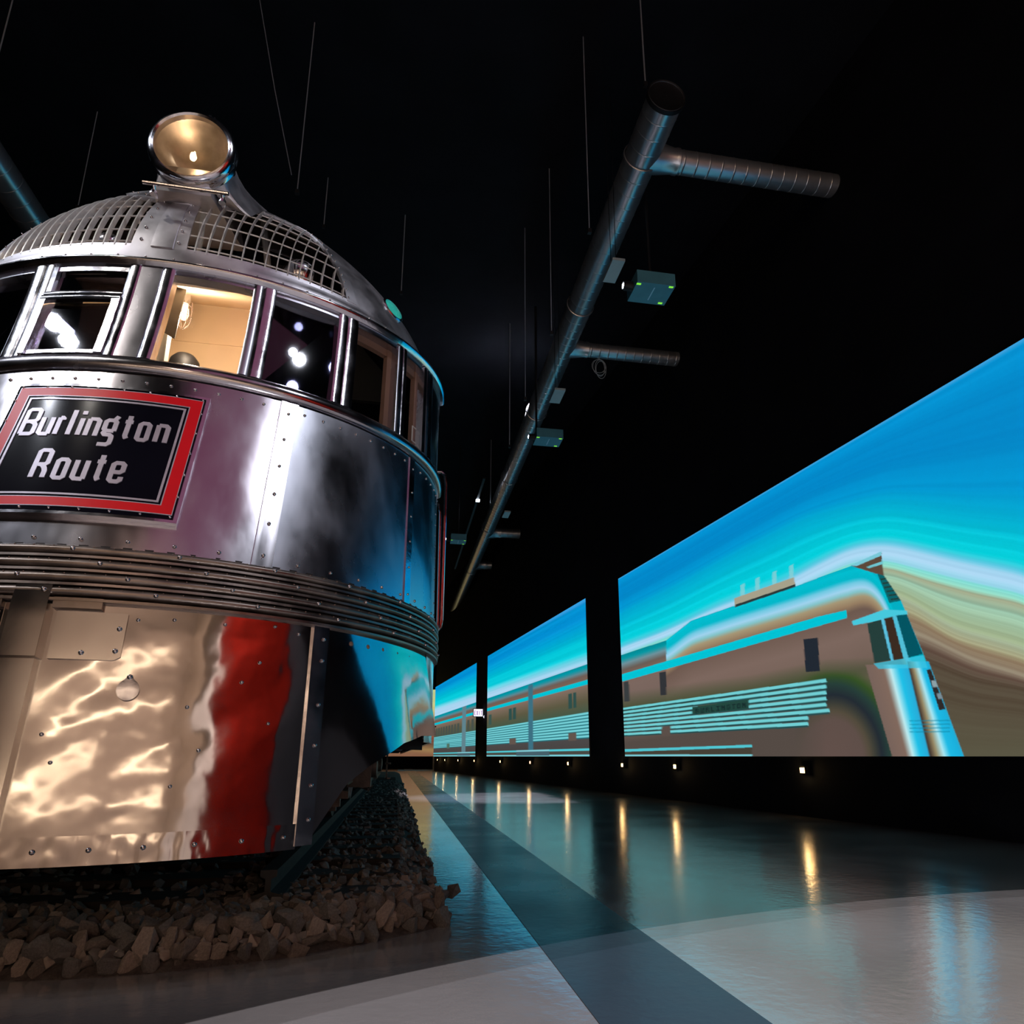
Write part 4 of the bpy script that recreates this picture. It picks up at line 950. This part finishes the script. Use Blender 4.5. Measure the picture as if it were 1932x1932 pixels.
# ------------------------------------------------------------------ plinth lamps under the screens
M['warmlamp'] = emit('warm_wall_lamp', (1, .55, .20), 12)
names = [(7.81, 'nearest small amber lamp under the largest screen'), (10.96, 'second small amber lamp under the largest screen'), (13.03, 'amber lamp under the far edge of the largest screen'),
         (16.08, 'amber lamp nearest the camera under the middle screen'), (19.14, 'amber lamp in the centre under the middle screen'), (22.47, 'amber lamp farthest under the middle screen'),
         (26.4, 'amber lamp below the exit sign'), (29.58, 'second amber lamp beyond the exit sign'), (32.77, 'third amber lamp beyond the exit sign'), (34.9, 'last tiny amber lamp near the far corner')]
for t, lb in names:
    x = WS(t); g = empty('plinth_lamp', (x, t, .52), lb, 'lamp', 'amber lamps along the wall below the screens')
    mb = MB(); mb.box((x-.05, t-.045, .50), (x, t+.045, .575)).box((x-.055, t-.05, .575), (x, t+.05, .585)); mb.obj('lamp_housing', M['black'], g, smooth=False)
    mb = MB(); mb.box((x-.060, t-.040, .508), (x-.048, t+.040, .567)); mb.obj('lamp_window', M['warmlamp'], g, smooth=False)
    d = bpy.data.lights.new('plinth_lamp_light', 'POINT'); o = bpy.data.objects.new('plinth_lamp_light', d); COL.objects.link(o)
    d.energy = .9; d.color = (1, .66, .28); d.shadow_soft_size = .02; o.location = (x-.10, t, .53)
# exit sign
g = empty('exit_sign', (2.98, 25.4, 2.2), 'small glowing white exit sign on a bracket beside the middle screen', 'sign')
M['exitw'] = emit('exit_white', (.85, .85, 1), 1.3); M['exitp'] = emit('exit_letters', (.35, .05, .45), .8)
mb = MB(); mb.box((2.78, 25.42, 2.10), (3.16, 25.50, 2.40)).tube([(3.05, 25.46, 2.40), (3.05, 25.46, 2.46), (WS(25.4), 25.46, 2.46)], .02, 6); mb.obj('sign_case', M['black'], g, smooth=False)
mb = MB(); mb.box((2.80, 25.40, 2.12), (3.14, 25.43, 2.38)); mb.obj('sign_face', M['exitw'], g, smooth=False)
def stroke(mb, a, b, w, y0, y1):
    a = np.array(a); b = np.array(b); d = (b-a)/np.linalg.norm(b-a); n = np.array([-d[1], d[0]])*w; a = a-d*w*.5; b = b+d*w*.5
    q = [a-n, b-n, b+n, a+n]; mb.hexa([(p[0], y0, p[1]) for p in q]+[(p[0], y1, p[1]) for p in q])
ES = {'E': [((0, 0), (0, 1)), ((0, 1), (1, 1)), ((0, .5), (.8, .5)), ((0, 0), (1, 0))], 'X': [((0, 0), (1, 1)), ((0, 1), (1, 0))], 'I': [((.5, 0), (.5, 1))], 'T': [((.5, 0), (.5, 1)), ((0, 1), (1, 1))]}
for k, ch in enumerate('EXIT'):
    mb = MB(); x0 = 2.83+k*.078
    for a, b in ES[ch]: stroke(mb, (x0+a[0]*.045, 2.17+a[1]*.14), (x0+b[0]*.045, 2.17+b[1]*.14), .009, 25.392, 25.40)
    mb.obj('exit_letter', M['exitp'], g, smooth=False)
mb = MB(); mb.lathe((3.20, 25.2, 2.09), (-.5, -1, 0), [(0, .05), (.06, .055), (.07, .05)], 14, True, True); mb.obj('sign_lamp', M['exitw'], g)

# ------------------------------------------------------------------ ducts
def spiral_duct(name, a, b, r, label, pitch=.17, cat='duct', group=None, parent=None, collar=True):
    a = Vector(a); b = Vector(b); L_ = (b-a).length; ax = (b-a)/L_
    n = max(2, int(L_/pitch)); prof = [(0, r)]
    for k in range(1, n):
        x = L_*k/n; prof += [(x-.012, r), (x-.005, r), (x, r+.004), (x+.005, r), (x+.012, r)]
    prof.append((L_, r))
    mb = MB(); mb.lathe(a, ax, prof, 28)
    return mb.obj(name, M['duct'], parent, label=label, cat=cat, group=group, sharp=60)
DH = 6.9+H; DS = 2.575
D = empty('ventilation_duct', (DS, 20, DH), 'long round spiral duct hanging under the dark ceiling with side branches', 'duct')
spiral_duct('duct_pipe', (DS, 5.40, DH), (DS, 38, DH), .20, None, .20, None, None, D)
mb = MB(); mb.lathe((DS, 5.40, DH), (0, 1, 0), [(0, .002), (.01, .20), (.0, .218), (.05, .218)], 28); mb.obj('duct_end_cap', M['black'], D)
for t in (6.2, 9.0, 12.5, 16, 20, 25): 
    mb = MB(); mb.lathe((DS, t, DH), (0, 1, 0), [(-.02, .211), (-.015, .222), (.015, .222), (.02, .211)], 28); mb.obj('duct_collar', M['duct'], D)
def duct_t(u, v):
    k = _k(u, v); r = np.array([k@RV, k@TV, k@UV]); return r*(6.9/r[2])
for (u, v), (u2, v2), r in (((1260, 303), (1805, 372), .135), ((1085, 658), (1450, 683), .125), ((935, 1005), (1070, 1009), .15), ((912, 1066), (1002, 1068), .15)):
    p = duct_t(u, v); q = duct_t(u2, v2); t = p[1]
    g2 = spiral_duct('branch_duct', (DS+.18, t, DH), (q[0], t, DH), r, None, .155, None, None, D)
    mb = MB(); mb.lathe((DS+.05, t, DH), (1, 0, 0), [(0, r+.05), (.16, r+.035), (.34, r+.006), (.36, r+.012), (.40, r+.012), (.41, r)], 28); mb.obj('branch_collar', M['duct'], D)
spiral_duct('ventilation_duct', (-5.15, 5.0, 7.7), (-5.15, 30, 7.7), .20, 'dim round duct on the left seen past the train roof', .25)
# hanger rods
RODS = [(-1.31, 6.35, 5.90, .006), (1.83, 5.96, 5.54, .006), (2.36, 5.45, 7.09, .009), (1.84, 7.88, 5.57, .006), (1.70, 9.08, 5.23, .006), (1.87, 11.62, 5.66, .008), (-4.29, 8.04, 6.77, .006), (-4.66, 6.69, 7.0, .008), (-.22, 9.14, 6.88, .008), (-1.36, 8.61, 7.45, .007), (2.2, 16.8, 6.46, .01), (6.55, 7.83, 5.95, .003)]
RL = ['thin hanger rod ending just above the dome, right of the headlight', 'thin hanger rod left of the near part of the duct', 'bright hanger rod holding the near end of the duct', 'hanger rod ending beside the second duct branch', 'hanger rod left of the duct, with a small clamp halfway', 'faint hanger rod left of the duct near the third branch', 'faint rod above the left shoulder of the dome', 'rod in the top left corner of the picture', 'short rod over the right shoulder of the dome', 'short faint rod just above the grille', 'faint far rod beside the distant duct', 'faint rod at the right over the largest screen']
def hat_(u, v, h):
    k = _k(u, v); r = np.array([k@RV, k@TV, k@UV]); r = r*(h/r[2]); return Vector((r[0], r[1], r[2]+H))
M['rod'] = mat('zinc_rod', (.65, .68, .75), .6, .35, .05, 5)
for (s, t, h, r), lb in zip(RODS, RL):
    g = MB(); g.tube([(s, t, h+H), (s, t, 9.0)], r, 6); o = g.obj('ceiling_hanger_rod', M['rod'], label=lb, cat='rod', group='rods hanging from the dark ceiling')
    c_ = MB(); c_.box((s-.02, t-.02, h+H-.05), (s+.02, t+.02, h+H+.002)); c_.obj('rod_clamp', M['black'], o)
mb = MB(); pa = hat_(490, 0, 8.3); pb = hat_(550, 330, 6.2); mb.tube([pa, pa+(pb-pa)*.5-Vector((0, 0, .06)), pb], .005, 5); mb.obj('slack_cable', M['rod'], label='thin slanting cable above the headlight', cat='cable')
# ------------------------------------------------------------------ projectors and boxes
M['proj'] = mat('projector_shell', (.10, .30, .36), 0, .45, .08, 6); M['led'] = emit('green_led', (.25, .9, .05), .9); M['lensglow'] = emit('projector_lens', (.75, .85, 1), 12)
def hat(u, v, h):
    k = _k(u, v); r = np.array([k@RV, k@TV, k@UV]); return r*(h/r[2])
def projector(u0, v0, u1, v1, u2, v2, h, label, pm=.5):
    p = hat(u0, v0, h); q = hat(u1, v1, h); r = hat(u2, v2, h)
    s0, s1 = p[0], q[0]; t0, t1 = p[1], r[1]; z = h+H; g = empty('video_projector', ((s0+s1)/2, (t0+t1)/2, z), label, 'projector', 'projectors under the ceiling')
    mb = MB(); mb.box((s0, t0, z), (s1, t1, z+.17)); mb.obj('casing', M['proj'], g, smooth=False)
    mb = MB(); mb.lathe((s0, (t0+t1)/2, z+.07), (-1, 0, 0), [(0, .06), (.10, .055), (.12, .045)], 18, True); mb.obj('lens_barrel', M['black'], g)
    mb = MB(); mb.lathe((s0-.09, (t0+t1)/2, z+.07), (-1, 0, 0), [(0, .045), (.03, .03), (.04, .002)], 18); mb.obj('projector_lens', M['lensglow'], g)
    for a, b in ((.10, .86), (.88, .86), (.80, .08)) if False else ((.06, .9), (.90, .93), (.86, .10)):
        x = s0+(s1-s0)*a; y = t1+(t0-t1)*b if False else t0+(t1-t0)*(1-b); w_ = (s1-s0)*.055
        mb = MB(); mb.box((x-w_, y-w_*.5, z-.004), (x+w_, y+w_*.5, z)); mb.obj('status_light', M['led'], g, smooth=False)
    mb = MB(); mb.box(((s0+s1)/2-.006, t0+.07, z-.004), ((s0+s1)/2+.006, t1-.07, z)); mb.obj('name_strip', M['rod'], g, smooth=False)
    mb = MB(); mb.tube([(s0+(s1-s0)*pm, (t0+t1)/2, z+.17), (s0+(s1-s0)*pm, (t0+t1)/2, 9.0)], .02, 8).box(((s0+s1)/2-.12, (t0+t1)/2-.1, z+.17), ((s0+s1)/2+.12, (t0+t1)/2+.1, z+.20)); mb.obj('ceiling_mount', M['black'], g, smooth=False)
projector(1203, 531, 1273, 543, 1180, 568, 5.5, 'nearest teal lit projector hanging right of the duct')
projector(1013, 823, 1064, 825, 1006, 840, 5.5, 'projector hanging close to the duct further back', .06)
projector(851, 1018, 880, 1020, 848, 1026, 5.5, 'small distant projector just right of the train grab rails')
def hangbox(u0, v0, u1, v1, u2, v2, h, label, m='white', th=.035):
    p = hat(u0, v0, h); q = hat(u1, v1, h); r = hat(u2, v2, h); z = h+H
    g = MB(); g.box((p[0], p[1], z), (q[0], r[1], z+th)); o = g.obj('ceiling_speaker_box', M[m], label=label, cat='speaker box', group='boxes beside the duct', smooth=False)
    x = (p[0]+q[0])/2; y = (p[1]+r[1])/2; g = MB(); g.tube([(x-.03, y, z+th), (x-.03, y, 9)], .004, 5).tube([(x+.03, y, z+th), (x+.05, y, 9)], .004, 5); g.obj('hanger_wires', M['black'], o)
    return o
M['boxteal'] = mat('pale_box', (.42, .5, .5), 0, .5, .05, 4)
hangbox(1156, 490, 1180, 492, 1138, 532, 5.5, 'pale square box beside the duct left of the nearest projector', 'boxteal')
hangbox(1047, 735, 1068, 735, 1038, 760, 5.5, 'small pale box with a dark centre beside the duct below the coiled cable', 'boxteal')
hangbox(952, 966, 964, 966, 948, 977, 5.5, 'tiny pale box beside the distant duct', 'boxteal')
# coiled cable hanging from the second branch
p = duct_t(1130, 661); cx_, ct, = p[0], p[1]; zc = DH-.125
CB = MB()
for k, (rx_, rz, ox, oz) in enumerate(((.12, .155, 0, 0), (.085, .16, .01, -.01), (.12, .13, -.01, .03), (.09, .17, .035, -.03))):
    CB.tube([(cx_+ox+rx_*math.sin(a), ct+.01*k, zc-.21+oz+rz*math.cos(a)) for a in np.linspace(0, 2*math.pi, 33)], .005, 6, cap=False)
CB.tube([(cx_, ct, zc-.05), (cx_, ct, zc-.008)], .006, 6)
CB.obj('hanging_cable_coil', M['cable'], label='pale coiled cable hanging under the second duct branch', cat='cable')
# small light sensors faint on the ceiling
# thin black lighting track with small fixtures left of the duct
mb = MB(); mb.box((1.86-.02, 15.5, 7.30), (1.90, 24, 7.34)); o = mb.obj('ceiling_light_track', M['black'], smooth=False, label='thin black lighting track hanging left of the distant duct', cat='light track')
g = MB(); g.tube([(1.88, 16, 7.34), (1.88, 16, 9)], .006, 5).tube([(1.88, 23.5, 7.34), (1.88, 23.5, 9)], .006, 5); g.obj('hanger_wires', M['black'], o)
g = MB(); g.box((1.83, 16.9, 7.26), (1.93, 17.0, 7.30)); g.obj('track_lamp_lens', M['lensglow'], o, smooth=False)
for (u, v, w_) in ((1388, 618, .10), (1208, 798, .12), (1718, 268, .10)):
    p = hat(u, v, 8.1); mb = MB(); mb.box((p[0]-w_/2, p[1]-w_/2, 8.8), (p[0]+w_/2, p[1]+w_/2, 9.0)); mb.obj('ceiling_sensor', M['white'], smooth=False, label={1388: 'small faint white fitting on the dark ceiling above the second branch tip', 1208: 'small faint white fitting on the dark ceiling right of the duct middle', 1718: 'small faint white fitting on the ceiling above the first branch tip'}[u], cat='ceiling fitting', group='fittings on the dark ceiling')
